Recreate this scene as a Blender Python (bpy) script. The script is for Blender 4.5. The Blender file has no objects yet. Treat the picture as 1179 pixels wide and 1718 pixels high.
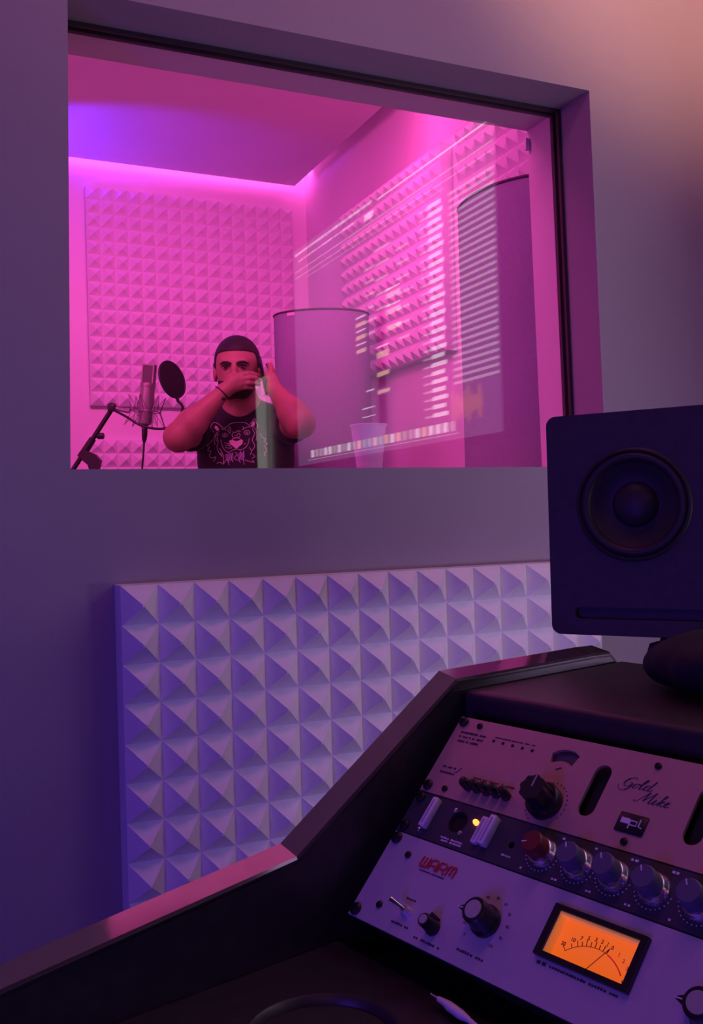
import bpy, bmesh, math, random
import numpy as np
from mathutils import Matrix, Vector

# ------------------------------------------------------------------ camera, world, lights, exposure
scene = bpy.context.scene
col = scene.collection
random.seed(7)

def frame(o, x, y, z):
    return Matrix(((x[0], y[0], z[0], o[0]), (x[1], y[1], z[1], o[1]), (x[2], y[2], z[2], o[2]), (0, 0, 0, 1)))

CAM_YAW, CAM_PITCH, CAM_ROLL = math.radians(24.8), math.radians(0.5), math.radians(-1.63)
CAM_POS = Vector((0, -1.5, 1.2))
fw = Vector((math.sin(CAM_YAW) * math.cos(CAM_PITCH), math.cos(CAM_YAW) * math.cos(CAM_PITCH), math.sin(CAM_PITCH)))
r0 = Vector((math.cos(CAM_YAW), -math.sin(CAM_YAW), 0))
u0 = r0.cross(fw)
cr = r0 * math.cos(CAM_ROLL) + u0 * math.sin(CAM_ROLL)
cu = -r0 * math.sin(CAM_ROLL) + u0 * math.cos(CAM_ROLL)
cam = bpy.data.cameras.new('camera')
cam.sensor_fit = 'VERTICAL'
cam.sensor_height = 36.0
cam.lens = 36.0 * 1600.0 / 1718.0
cam.clip_start = 0.02
cam_o = bpy.data.objects.new('camera', cam)
cam_o.matrix_world = frame(CAM_POS, cr, cu, -fw)
col.objects.link(cam_o)
scene.camera = cam_o

world = bpy.data.worlds.new('world')
scene.world = world
world.use_nodes = True
world.node_tree.nodes['Background'].inputs[0].default_value = (0.25, 0.15, 0.45, 1)
world.node_tree.nodes['Background'].inputs[1].default_value = 0.02

scene.view_settings.view_transform = 'Standard'
scene.view_settings.look = 'None'
scene.view_settings.gamma = 1
scene.view_settings.use_curve_mapping = False
scene.view_settings.exposure = 0.0

def area(name, loc, target, sx, sy, power, color, spread=180):
    l = bpy.data.lights.new(name, 'AREA')
    l.shape = 'RECTANGLE'; l.size = sx; l.size_y = sy
    l.energy = power; l.color = color; l.spread = math.radians(spread)
    o = bpy.data.objects.new(name, l)
    o.location = loc
    o.rotation_euler = (Vector(target) - Vector(loc)).to_track_quat('-Z', 'Y').to_euler()
    col.objects.link(o)
    return o

def spot(name, loc, target, power, color, angle, blend, radius=0.05):
    l = bpy.data.lights.new(name, 'SPOT')
    l.energy = power; l.color = color; l.spot_size = math.radians(angle); l.spot_blend = blend
    l.shadow_soft_size = radius
    o = bpy.data.objects.new(name, l)
    o.location = loc
    o.rotation_euler = (Vector(target) - Vector(loc)).to_track_quat('-Z', 'Y').to_euler()
    col.objects.link(o)
    return o

PINK = (1.0, 0.085, 0.50)
# booth: pink ceiling light panel near the window, pink cove strips over the dropped ceiling, a blue accent lamp
area('booth_far_wall_fill', (0.75, 0.55, 2.76), (0.95, 2.78, 2.15), 1.6, 0.12, 8.5, PINK, 80)  # added unseen fill, brightens the far wall and passes over the man
area('booth_ceiling_light', (0.20, 0.62, 2.79), (0.45, 0.75, 0), 0.9, 0.6, 27, PINK)
area('booth_side_fill', (-0.85, 0.9, 1.9), (1.2, 0.5, 1.5), 0.5, 0.5, 6, PINK)  # added fill from the left for the near screen and jamb, no fixture there
area('cove_light_far', (0.6, 2.70, 2.90), (0.6, 2.79, 2.80), 2.4, 0.03, 5.5, (1.0, 0.08, 0.60))
area('cove_light_right', (1.68, 1.5, 2.90), (1.79, 1.5, 2.84), 0.03, 2.3, 6, (1.0, 0.06, 0.40))
spot('booth_blue_lamp', (0.25, 2.49, 2.45), (0.64, 2.49, 2.81), 34, (0.10, 0.02, 1.0), 66, 0.35, 0.03)
# control room: violet ceiling strip, blue lamp low on the left, warm lamp high on the right
area('control_ceiling_strip', (0.7, -0.75, 2.72), (0.7, -0.1, 0.9), 1.6, 0.15, 5.0, (0.98, 0.20, 0.62))
area('control_blue_lamp', (-1.0, -1.45, 1.0), (0.4, -0.1, 0.85), 0.3, 0.6, 8.5, (0.13, 0.04, 1.0))
area('control_low_fill', (1.42, -1.15, 1.02), (0.55, 0.0, 0.85), 0.6, 0.12, 5.0, (0.80, 0.55, 1.0))  # added unseen fill that brightens the right faces of the near foam
area('control_back_fill', (-0.7, -3.0, 2.6), (0.6, -0.6, 0.9), 0.8, 0.3, 2.2, (1.0, 0.42, 0.50))  # added dim pinkish fill from behind the camera, not a room fixture
spot('control_warm_lamp', (1.36, -0.95, 2.60), (1.50, 0.0, 2.62), 58, (1.0, 0.46, 0.31), 84, 0.65, 0.08)

# ------------------------------------------------------------------ materials
MATS = {}
def mat(name, color, rough=0.5, metal=0.0, emit=None, estr=0.0, var=0.0, vscale=20.0, bump=0.0, bscale=200.0, coat=0.0, spec=0.5, sheen=0.0):
    m = bpy.data.materials.new(name)
    m.use_nodes = True
    nt = m.node_tree
    b = nt.nodes['Principled BSDF']
    b.inputs['Base Color'].default_value = (*color, 1)
    b.inputs['Roughness'].default_value = rough
    b.inputs['Metallic'].default_value = metal
    b.inputs['Coat Weight'].default_value = coat
    b.inputs['Specular IOR Level'].default_value = spec
    b.inputs['Sheen Weight'].default_value = sheen
    if emit:
        b.inputs['Emission Color'].default_value = (*emit, 1)
        b.inputs['Emission Strength'].default_value = estr
    tc = nt.nodes.new('ShaderNodeTexCoord')
    if var:
        n = nt.nodes.new('ShaderNodeTexNoise'); n.inputs['Scale'].default_value = vscale; n.inputs['Detail'].default_value = 4
        r = nt.nodes.new('ShaderNodeValToRGB')
        r.color_ramp.elements[0].position = 0.3; r.color_ramp.elements[1].position = 0.7
        r.color_ramp.elements[0].color = (*[c * (1 - var) for c in color], 1)
        r.color_ramp.elements[1].color = (*[min(1, c * (1 + var)) for c in color], 1)
        nt.links.new(tc.outputs['Object'], n.inputs['Vector'])
        nt.links.new(n.outputs['Fac'], r.inputs['Fac'])
        nt.links.new(r.outputs['Color'], b.inputs['Base Color'])
    if bump:
        n = nt.nodes.new('ShaderNodeTexNoise'); n.inputs['Scale'].default_value = bscale; n.inputs['Detail'].default_value = 3
        bp = nt.nodes.new('ShaderNodeBump'); bp.inputs['Strength'].default_value = bump; bp.inputs['Distance'].default_value = 0.002
        nt.links.new(tc.outputs['Object'], n.inputs['Vector'])
        nt.links.new(n.outputs['Fac'], bp.inputs['Height'])
        nt.links.new(bp.outputs['Normal'], b.inputs['Normal'])
    MATS[name] = m
    return m

mat('wall_paint', (0.30, 0.275, 0.305), 0.75, var=0.04, vscale=3, bump=0.15, bscale=350)
mat('booth_paint', (0.80, 0.78, 0.80), 0.7, var=0.03, vscale=3, bump=0.1, bscale=300)
mat('booth_ceiling', (0.72, 0.70, 0.70), 0.8, var=0.03, vscale=3)
mat('floor', (0.10, 0.09, 0.09), 0.5, var=0.2, vscale=8)
mat('dark_wall', (0.12, 0.11, 0.12), 0.8, var=0.1, vscale=4)
mat('reveal_paint', (0.62, 0.58, 0.60), 0.6, var=0.03, vscale=5)
mat('foam', (0.78, 0.77, 0.80), 0.9, var=0.03, vscale=40, bump=0.3, bscale=900)
mat('gasket', (0.03, 0.018, 0.025), 0.5, bump=0.1)
mat('desk_black', (0.024, 0.019, 0.024), 0.38, var=0.2, vscale=60, bump=0.08, bscale=700)
mat('desk_edge', (0.34, 0.28, 0.28), 0.09, metal=0.85, var=0.05, vscale=30)
mat('desk_shelf', (0.035, 0.028, 0.03), 0.42, var=0.15, vscale=50)
mat('gold_plate', (0.56, 0.36, 0.31), 0.42, metal=0.35, var=0.03, vscale=60, bump=0.1, bscale=1200)
mat('silver_plate', (0.58, 0.56, 0.62), 0.42, metal=0.35, var=0.03, vscale=60, bump=0.1, bscale=1200)
mat('dark_plate', (0.045, 0.043, 0.06), 0.45, var=0.1, vscale=60)
mat('black_plastic', (0.012, 0.012, 0.014), 0.35, bump=0.05)
mat('black_screw', (0.015, 0.014, 0.016), 0.4, metal=0.3)
mat('hole_black', (0.004, 0.004, 0.004), 0.8)
mat('chrome', (0.75, 0.73, 0.76), 0.22, metal=1.0)
mat('satin', (0.72, 0.70, 0.74), 0.35, metal=0.7)
mat('white_cap', (0.72, 0.70, 0.76), 0.4)
mat('print_dark', (0.05, 0.04, 0.06), 0.6)
mat('print_grey', (0.35, 0.33, 0.38), 0.6)
mat('print_light', (0.75, 0.72, 0.74), 0.5)
mat('print_red', (0.50, 0.05, 0.05), 0.6)
mat('knob_red', (0.16, 0.02, 0.02), 0.4)
mat('knob_blue', (0.10, 0.10, 0.16), 0.5)
mat('smoke_glass', (0.10, 0.08, 0.10), 0.15)
mat('vu_face', (0.40, 0.10, 0.02), 0.6, emit=(1.0, 0.150, 0.012), estr=0.70)
mat('vu_rim', (0.9, 0.55, 0.2), 0.4, emit=(1.0, 0.32, 0.05), estr=0.22)
mat('vu_print', (0.12, 0.02, 0.01), 0.6)
mat('vu_red', (0.6, 0.01, 0.02), 0.6, emit=(0.7, 0.01, 0.02), estr=0.35)
mat('led_orange', (1, 0.4, 0.1), 0.4, emit=(1.0, 0.20, 0.03), estr=4)
mat('speaker_body', (0.055, 0.045, 0.048), 0.6, var=0.1, vscale=80, bump=0.12, bscale=900)
mat('speaker_cone', (0.035, 0.03, 0.032), 0.5)
mat('speaker_rubber', (0.030, 0.027, 0.030), 0.5)
mat('bag_cloth', (0.012, 0.012, 0.013), 0.8, bump=0.4, bscale=120)
mat('white_plastic', (0.80, 0.78, 0.82), 0.35)
mat('gobo_cloth', (0.31, 0.31, 0.40), 0.9, var=0.05, vscale=120, bump=0.3, bscale=900)
mat('gobo_trim', (0.08, 0.05, 0.08), 0.7)
mat('cup', (0.85, 0.80, 0.90), 0.45)
mat('skin', (0.40, 0.21, 0.15), 0.5, var=0.06, vscale=25, bump=0.08, bscale=300)
mat('hair', (0.016, 0.012, 0.013), 0.6, bump=0.6, bscale=350)
mat('beard', (0.05, 0.028, 0.025), 0.75, bump=0.6, bscale=500)
mat('shirt', (0.018, 0.017, 0.024), 0.9, bump=0.3, bscale=40, sheen=0.1)
mat('trousers', (0.03, 0.035, 0.06), 0.9, bump=0.3, bscale=60)
mat('shoe', (0.7, 0.7, 0.7), 0.6)
mat('print_shirt', (0.68, 0.58, 0.64), 0.8)
mat('print_shirt_fill', (0.80, 0.60, 0.68), 0.8)
mat('print_shirt_violet', (0.22, 0.14, 0.34), 0.8)
mat('eye_dark', (0.02, 0.012, 0.012), 0.3)
mat('eye_white', (0.28, 0.22, 0.22), 0.3)
mat('mic_metal', (0.42, 0.38, 0.38), 0.4, metal=0.6)
mat('mic_grille', (0.20, 0.17, 0.18), 0.5, metal=0.5, bump=0.8, bscale=1500)
mat('stand_black', (0.015, 0.014, 0.017), 0.4)
mat('pop_fabric', (0.012, 0.010, 0.014), 0.9, bump=0.4, bscale=800)
mat('wire_grey', (0.30, 0.26, 0.30), 0.4, metal=0.7)
mat('tv_bezel', (0.02, 0.02, 0.022), 0.4)
mat('tv_screen', (0.05, 0.05, 0.06), 0.3, emit=(0.58, 0.43, 0.86), estr=1.1)
mat('tv_dark', (0.01, 0.01, 0.01), 0.3, emit=(0.1, 0.12, 0.2), estr=0.10)
mat('tv_white', (0.9, 0.9, 0.9), 0.3, emit=(0.95, 0.92, 1.0), estr=6.0)
mat('tv_grey', (0.5, 0.5, 0.5), 0.3, emit=(0.9, 0.88, 0.95), estr=3.0)
mat('tv_warm', (0.9, 0.6, 0.4), 0.3, emit=(1.0, 0.66, 0.42), estr=5.5)
mat('tv_orange', (0.9, 0.4, 0.2), 0.3, emit=(1.0, 0.45, 0.22), estr=2.2)
mat('tv_green', (0.5, 0.8, 0.6), 0.3, emit=(0.55, 0.95, 0.65), estr=3.0)
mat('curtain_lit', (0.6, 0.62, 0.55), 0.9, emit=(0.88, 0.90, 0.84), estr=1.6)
mat('curtain_shade', (0.4, 0.42, 0.36), 0.9, emit=(0.86, 0.90, 0.80), estr=0.8)  # dimmer copy of the lit cloth, fold shade put in as weaker emission

def glass_mat():
    m = bpy.data.materials.new('window_glass'); m.use_nodes = True
    nt = m.node_tree; nt.nodes.clear()
    out = nt.nodes.new('ShaderNodeOutputMaterial'); mix = nt.nodes.new('ShaderNodeMixShader')
    tr = nt.nodes.new('ShaderNodeBsdfTransparent'); gl = nt.nodes.new('ShaderNodeBsdfGlossy')
    gl.inputs['Roughness'].default_value = 0.0
    tr.inputs['Color'].default_value = (0.97, 0.97, 0.98, 1)
    lw = nt.nodes.new('ShaderNodeLayerWeight')
    pw = nt.nodes.new('ShaderNodeMath'); pw.operation = 'POWER'; pw.inputs[1].default_value = 5
    ma = nt.nodes.new('ShaderNodeMath'); ma.operation = 'MULTIPLY_ADD'; ma.inputs[1].default_value = 0.95; ma.inputs[2].default_value = 0.045
    nt.links.new(lw.outputs['Facing'], pw.inputs[0]); nt.links.new(pw.outputs[0], ma.inputs[0])
    nt.links.new(ma.outputs[0], mix.inputs[0]); nt.links.new(tr.outputs[0], mix.inputs[1]); nt.links.new(gl.outputs[0], mix.inputs[2])
    nt.links.new(mix.outputs[0], out.inputs[0])
    MATS['window_glass'] = m
glass_mat()
def cup_mat():
    nt = MATS['cup'].node_tree
    b = nt.nodes['Principled BSDF']; out = nt.nodes['Material Output']
    tl = nt.nodes.new('ShaderNodeBsdfTranslucent'); tl.inputs['Color'].default_value = (0.9, 0.85, 0.95, 1)
    mx = nt.nodes.new('ShaderNodeMixShader'); mx.inputs[0].default_value = 0.55
    nt.links.new(b.outputs[0], mx.inputs[1]); nt.links.new(tl.outputs[0], mx.inputs[2]); nt.links.new(mx.outputs[0], out.inputs[0])
cup_mat()

# ------------------------------------------------------------------ mesh helpers
def link(name, me, m, parent=None):
    o = bpy.data.objects.new(name, me)
    if m and not me.materials:
        me.materials.append(MATS[m])
    if parent:
        o.parent = parent
    col.objects.link(o)
    return o

def smooth(me, angle=None):
    me.polygons.foreach_set('use_smooth', [True] * len(me.polygons))
    if angle is not None:
        me.set_sharp_from_angle(angle=math.radians(angle))

class MB:
    def __init__(self):
        self.v, self.f = [], []
    def add(self, vs, fs):
        k = len(self.v)
        self.v += [tuple(p) for p in vs]
        self.f += [tuple(i + k for i in f) for f in fs]
        return self
    def box(self, lo, hi):
        x0, y0, z0 = lo; x1, y1, z1 = hi
        return self.add([(x0, y0, z0), (x1, y0, z0), (x1, y1, z0), (x0, y1, z0), (x0, y0, z1), (x1, y0, z1), (x1, y1, z1), (x0, y1, z1)],
                        [(3, 2, 1, 0), (4, 5, 6, 7), (0, 1, 5, 4), (1, 2, 6, 5), (2, 3, 7, 6), (3, 0, 4, 7)])
    def rbox(self, lo, hi, b, seg=2):
        bm = bmesh.new()
        bmesh.ops.create_cube(bm, size=1)
        for v in bm.verts:
            v.co = Vector([lo[i] + (v.co[i] + .5) * (hi[i] - lo[i]) for i in range(3)])
        bmesh.ops.bevel(bm, geom=bm.edges[:], offset=b, segments=seg, profile=0.5, affect='EDGES')
        bm.verts.index_update()
        self.add([v.co[:] for v in bm.verts], [[v.index for v in f.verts] for f in bm.faces])
        bm.free()
        return self
    def cyl(self, a, b, ra, rb=None, n=16, cap=True):
        rb = ra if rb is None else rb
        a, b = Vector(a), Vector(b)
        d = (b - a).normalized()
        s = d.orthogonal().normalized(); t = d.cross(s)
        vs = []
        for c, r in ((a, ra), (b, rb)):
            for i in range(n):
                an = 2 * math.pi * i / n
                vs.append(c + s * (r * math.cos(an)) + t * (r * math.sin(an)))
        fs = [(i, (i + 1) % n, n + (i + 1) % n, n + i) for i in range(n)]
        if cap:
            fs += [tuple(range(n - 1, -1, -1)), tuple(range(n, 2 * n))]
        return self.add(vs, fs)
    def tube(self, path, r, n=8, closed=False):
        P = [Vector(p) for p in path]
        m = len(P)
        rs = r if isinstance(r, (list, tuple)) else [r] * m
        vs = []
        prev = None
        for i in range(m):
            if closed:
                d = P[(i + 1) % m] - P[i - 1]
            else:
                d = P[min(i + 1, m - 1)] - P[max(i - 1, 0)]
            d.normalize()
            s = d.orthogonal() if prev is None else prev - d * prev.dot(d)
            s.normalize(); prev = s
            t = d.cross(s)
            for k in range(n):
                an = 2 * math.pi * k / n
                vs.append(P[i] + s * (rs[i] * math.cos(an)) + t * (rs[i] * math.sin(an)))
        fs = []
        for i in range(m if closed else m - 1):
            j = (i + 1) % m
            for k in range(n):
                k2 = (k + 1) % n
                fs.append((i * n + k, i * n + k2, j * n + k2, j * n + k))
        if not closed:
            fs += [tuple(range(n - 1, -1, -1)), tuple((m - 1) * n + k for k in range(n))]
        return self.add(vs, fs)
    def lathe(self, prof, n=32, c=(0, 0, 0), cap0=True, cap1=True):
        vs = []
        for r, z in prof:
            for i in range(n):
                an = 2 * math.pi * i / n
                vs.append((c[0] + r * math.cos(an), c[1] + r * math.sin(an), c[2] + z))
        fs = []
        m = len(prof)
        for j in range(m - 1):
            for i in range(n):
                i2 = (i + 1) % n
                fs.append((j * n + i, j * n + i2, (j + 1) * n + i2, (j + 1) * n + i))
        if cap0: fs.append(tuple(range(n - 1, -1, -1)))
        if cap1: fs.append(tuple((m - 1) * n + i for i in range(n)))
        return self.add(vs, fs)
    def prism(self, poly, z0, z1):
        n = len(poly)
        vs = [(x, y, z0) for x, y in poly] + [(x, y, z1) for x, y in poly]
        fs = [tuple(range(n - 1, -1, -1)), tuple(range(n, 2 * n))] + [(i, (i + 1) % n, n + (i + 1) % n, n + i) for i in range(n)]
        return self.add(vs, fs)
    def xf(self, M):
        self.v = [tuple(M @ Vector(p)) for p in self.v]
        return self
    def build(self, name, m, parent=None, sm=None):
        me = bpy.data.meshes.new(name)
        me.from_pydata(self.v, [], self.f)
        bm = bmesh.new(); bm.from_mesh(me)
        bmesh.ops.recalc_face_normals(bm, faces=bm.faces[:])
        bm.to_mesh(me); bm.free()
        if sm is not None:
            smooth(me, sm)
        return link(name, me, m, parent)

def holed_plate(name, outer, holes, z0, z1, m, parent=None):
    # flat plate with openings, extruded from z0 to z1
    bm = bmesh.new()
    loops, edges = [], []
    for loop in [outer] + holes:
        vs = [bm.verts.new((x, y, z1)) for x, y in loop]
        loops.append(vs)
        edges += [bm.edges.new((vs[i], vs[(i + 1) % len(vs)])) for i in range(len(vs))]
    bmesh.ops.triangle_fill(bm, use_beauty=True, use_dissolve=False, edges=edges)
    top = bm.faces[:]
    r = bmesh.ops.extrude_face_region(bm, geom=top)
    for g in r['geom']:
        if isinstance(g, bmesh.types.BMVert):
            g.co.z = z0
    bmesh.ops.recalc_face_normals(bm, faces=bm.faces[:])
    me = bpy.data.meshes.new(name)
    bm.to_mesh(me); bm.free()
    return link(name, me, m, parent)

def thing(name, label, cat, M=None, group=None, kind=None):
    o = bpy.data.objects.new(name, None)
    o.empty_display_size = 0.05
    if M is not None:
        o.matrix_world = M
    col.objects.link(o)
    return tag(o, label, cat, group, kind)

def tag(o, label=None, cat=None, group=None, kind=None):
    if label: o['label'] = label
    if cat: o['category'] = cat
    if group: o['group'] = group
    if kind: o['kind'] = kind
    return o

def circ(cx, cy, r, n=24, a0=0, a1=2 * math.pi):
    return [(cx + r * math.cos(a0 + (a1 - a0) * i / n), cy + r * math.sin(a0 + (a1 - a0) * i / n)) for i in range(n)]

def stadium(cx, cy, w, h, n=10):
    r = w / 2; p = []
    for i in range(n + 1):
        a = math.pi * i / n
        p.append((cx + r * math.cos(a), cy + h / 2 - r + r * math.sin(a)))
    for i in range(n + 1):
        a = math.pi + math.pi * i / n
        p.append((cx + r * math.cos(a), cy - h / 2 + r + r * math.sin(a)))
    return p

def text_obj(name, body, x, y, size, m, parent, z, shear=0.0, offset=0.0, align='LEFT', rot=0.0, ext=0.0001, sx=1.0):
    c = bpy.data.curves.new(name, 'FONT')
    c.body = body; c.size = size; c.shear = shear; c.offset = offset; c.extrude = ext; c.align_x = align; c.resolution_u = 3
    t = bpy.data.objects.new(name, c)
    col.objects.link(t)
    dg = bpy.context.evaluated_depsgraph_get()
    me = bpy.data.meshes.new_from_object(t.evaluated_get(dg))
    bpy.data.objects.remove(t); bpy.data.curves.remove(c)
    me.materials.clear()
    me.transform(Matrix.Translation((x, y, z)) @ Matrix.Rotation(rot, 4, 'Z') @ Matrix.Diagonal((sx, 1, 1, 1)))
    return link(name, me, m, parent)

# ------------------------------------------------------------------ the rooms
WT = 0.21        # window wall thickness
WIN = [(0.223, 1.290), (1.250, 1.292), (1.237, 2.037), (0.237, 2.031)]
WM = frame((0, 0, 0), (1, 0, 0), (0, 0, 1), (0, -1, 0))     # local x, z -> wall plane, local z -> toward the control room
WALL = [(-1.7, 0), (1.9, 0), (1.9, 2.98), (-1.7, 2.98)]
o = holed_plate('wall_front', WALL, [WIN], -0.103, 0.0, 'wall_paint')
o.matrix_world = WM; tag(o, 'grey painted control room wall around the booth window', kind='structure')
o = holed_plate('wall_booth_front', WALL, [WIN], -WT, -0.1031, 'reveal_paint')
o.matrix_world = WM; tag(o, 'white booth side of the window wall with its pink-lit reveal', kind='structure')

def struct(name, lo, hi, m, label):
    return tag(MB().box(lo, hi).build(name, m), label, kind='structure')
struct('floor', (-1.8, -3.7, -0.1), (2.0, 3.0, 0.0), 'floor', 'dark floor')
struct('ceiling', (-1.7, -3.7, 2.75), (1.7, -0.001, 2.85), 'dark_wall', 'dark control room ceiling')
struct('wall_left', (-1.7, -3.7, 0), (-1.6, -0.001, 2.749), 'dark_wall', 'dark left wall of the control room')
struct('wall_right', (1.58, -3.7, 0), (1.68, -0.001, 2.749), 'wall_paint', 'grey right wall of the control room')
struct('wall_back', (-1.599, -3.7, 0), (1.579, -3.6, 2.749), 'dark_wall', 'dark back wall of the control room')
struct('wall_booth_far', (-1.0, 2.78, 0), (1.88, 2.88, 2.97), 'booth_paint', 'white far wall of the booth in pink light')
struct('wall_booth_right', (1.78, WT + .001, 0), (1.88, 2.779, 2.97), 'booth_paint', 'white right wall of the booth in pink light')
struct('wall_booth_left', (-1.0, WT + .001, 0), (-0.9, 2.779, 2.97), 'booth_paint', 'white left wall of the booth')
struct('ceiling_booth', (-1.0, WT + .001, 2.971), (1.88, 2.88, 3.05), 'booth_paint', 'booth ceiling above the dropped panel')
struct('ceiling_booth_panel', (-0.85, WT + .06, 2.81), (1.705, 2.735, 2.85), 'booth_ceiling', 'dropped booth ceiling panel with light gap around it')

# window: glass pane between gaskets
wn = thing('window_1', 'large fixed glass window between control room and booth', None, WM, kind='structure')
def shrink(q, d):
    return [(q[0][0] + d, q[0][1] + d), (q[1][0] - d, q[1][1] + d), (q[2][0] - d, q[2][1] - d), (q[3][0] + d, q[3][1] - d)]
MB().prism(shrink(WIN, 0.002), -0.106, -0.100).build('pane', 'window_glass', wn)
holed_plate('gasket', shrink(WIN, 0.0005), [[(q[0], q[1] if k > 1 else q[1] - .0065) for k, q in enumerate(shrink(WIN, 0.0075))]], -0.099, -0.092, 'gasket', wn)
holed_plate('gasket', shrink(WIN, 0.0005), [[(q[0], q[1] if k > 1 else q[1] - .0085) for k, q in enumerate(shrink(WIN, 0.010))]], -0.116, -0.107, 'gasket', wn)
MB().rbox((1.226, 1.992, -0.208), (1.2365, 2.018, -0.200), 0.002).build('white_bracket', 'white_plastic', wn, 30)

# ------------------------------------------------------------------ acoustic foam
def pyramid_mesh(px, py, h):
    b = MB()
    lv = [(0.495, 0.0), (0.262, 0.5), (0.03, 0.97)]
    for k, (s, z) in enumerate(lv):
        b.v += [(-s * px, -s * py, z * h), (s * px, -s * py, z * h), (s * px, s * py, z * h), (-s * px, s * py, z * h)]
    for k in range(2):
        for i in range(4):
            j = (i + 1) % 4
            b.f.append((k * 4 + i, k * 4 + j, k * 4 + 4 + j, k * 4 + 4 + i))
    b.f.append((8, 9, 10, 11))
    me = bpy.data.meshes.new('foam_pyramid')
    me.from_pydata(b.v, [], b.f)
    me.materials.append(MATS['foam'])
    return me

def foam_panel(label, M, nx, ny, px, py, base, h):
    # local x right, y up, z out of the wall; origin bottom left at the wall
    t = thing('acoustic_foam_panel', label, 'acoustic foam', M)
    MB().box((0, 0, 0), (nx * px, ny * py, base)).build('foam_base', 'foam', t)
    me = pyramid_mesh(px, py, h)
    for j in range(ny):
        for i in range(nx):
            p = link('foam_pyramid', me, None, t)
            p.location = ((i + .5) * px, (j + .5) * py, base)
    return t
NEAR_N = 11
foam_panel('white pyramid foam panel under the window behind the desk', frame((0.284, -0.001, 1.111 - NEAR_N * 0.0596), (1, 0, 0), (0, 0, 1), (0, -1, 0)), 16, NEAR_N, 0.0563, 0.0596, 0.05, 0.029)
foam_panel('large pink-lit pyramid foam panel on the booth far wall behind the man', frame((0.725, 2.779, 1.735), (1, 0, 0), (0, 0, 1), (0, -1, 0)), 16, 16, 0.0605, 0.0603, 0.03, 0.03)
foam_panel('lower pink-lit foam panel on the booth far wall, its top just above the window sill', frame((0.715, 2.779, 0.62), (1, 0, 0), (0, 0, 1), (0, -1, 0)), 16, 16, 0.0605, 0.0603, 0.03, 0.03)
foam_panel('pink-lit foam panel on the booth right wall behind the screen reflection', frame((1.779, 2.262, 1.795), (0, -1, 0), (0, 0, 1), (-1, 0, 0)), 14, 12, 0.0605, 0.0615, 0.045, 0.03)
foam_panel('pink-lit foam panel on the booth right wall above the near column screen', frame((1.779, 1.30, 1.795), (0, -1, 0), (0, 0, 1), (-1, 0, 0)), 14, 12, 0.0605, 0.0615, 0.045, 0.03)

# ------------------------------------------------------------------ curved gobo screens in the booth
def gobo(label, cx, cy, rx, ry, yaw, top, tagged):
    M = Matrix.Translation((cx, cy, 0)) @ Matrix.Rotation(yaw, 4, 'Z')
    t = thing('gobo_screen', label, 'acoustic screen', M, 'curved acoustic screens in the booth')
    n = 40; a0, a1 = math.radians(-200), math.radians(20)
    th = 0.035
    vs = []; fs = []
    for i in range(n + 1):
        a = a0 + (a1 - a0) * i / n
        c, s = math.cos(a), math.sin(a)
        for (ex, ey) in ((rx, ry), (rx - th, ry - th)):
            for z in (0.03, top):
                vs.append((ex * c, ey * s, z))
    for i in range(n):
        k = i * 4; q = k + 4
        fs += [(k, q, q + 1, k + 1), (k + 2, k + 3, q + 3, q + 2), (k + 1, q + 1, q + 3, k + 3), (k, k + 2, q + 2, q)]
    fs += [(0, 1, 3, 2), (n * 4, n * 4 + 2, n * 4 + 3, n * 4 + 1)]
    MB().add(vs, fs).build('cloth_shell', 'gobo_cloth', t, 40)
    for (ex, ey, nm) in ((rx, ry, 'top_piping'), (rx - th, ry - th, 'top_piping')):
        MB().tube([(ex * math.cos(a0 + (a1 - a0) * i / n), ey * math.sin(a0 + (a1 - a0) * i / n), top) for i in range(n + 1)], 0.004, 6).build(nm, 'gobo_trim', t, 60)
    for a in (a0 + 0.15, -math.pi / 2, a1 - 0.15):
        x, y = (rx - th / 2) * math.cos(a), (ry - th / 2) * math.sin(a)
        MB().rbox((x - .04, y - .06, 0), (x + .04, y + .06, 0.03), 0.006).build('foot', 'gobo_trim', t)
    if tagged:
        a = math.radians(-128)
        p = Vector((rx * math.cos(a), ry * math.sin(a), top - .012))
        tx = Vector((-math.sin(a) * rx, math.cos(a) * ry, 0)).normalized(); nn = Vector((tx.y, -tx.x, 0))
        MB().box((-.016, -.006, -.0005), (.016, .006, .002)).xf(frame(p, tx, (0, 0, 1), nn)).build('maker_label', 'white_cap', t)
    return t
gobo('curved acoustic screen right beside the man, small white label on its rim', 1.478, 1.93, 0.186, 0.120, math.radians(-24), 2.006, True)
gobo('wide curved acoustic screen against the booth right wall, nearest the window', 1.515, 0.60, 0.180, 0.235, math.radians(-10), 2.03, False)

# cup on the sill
t = thing('plastic_cup', 'translucent plastic cup standing on the window sill', 'cup', Matrix.Translation((0.814, 0.172, 1.2925)))
MB().lathe([(0.0235, 0.0), (0.024, 0.001), (0.0345, 0.091), (0.0333, 0.091), (0.0228, 0.003)], 32).build('cup_body', 'cup', t, 50)
MB().tube([(0.0352 * math.cos(i * math.pi / 18), 0.0352 * math.sin(i * math.pi / 18), 0.0915) for i in range(36)], 0.0017, 6, True).build('rim', 'cup', t, 60)

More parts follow.
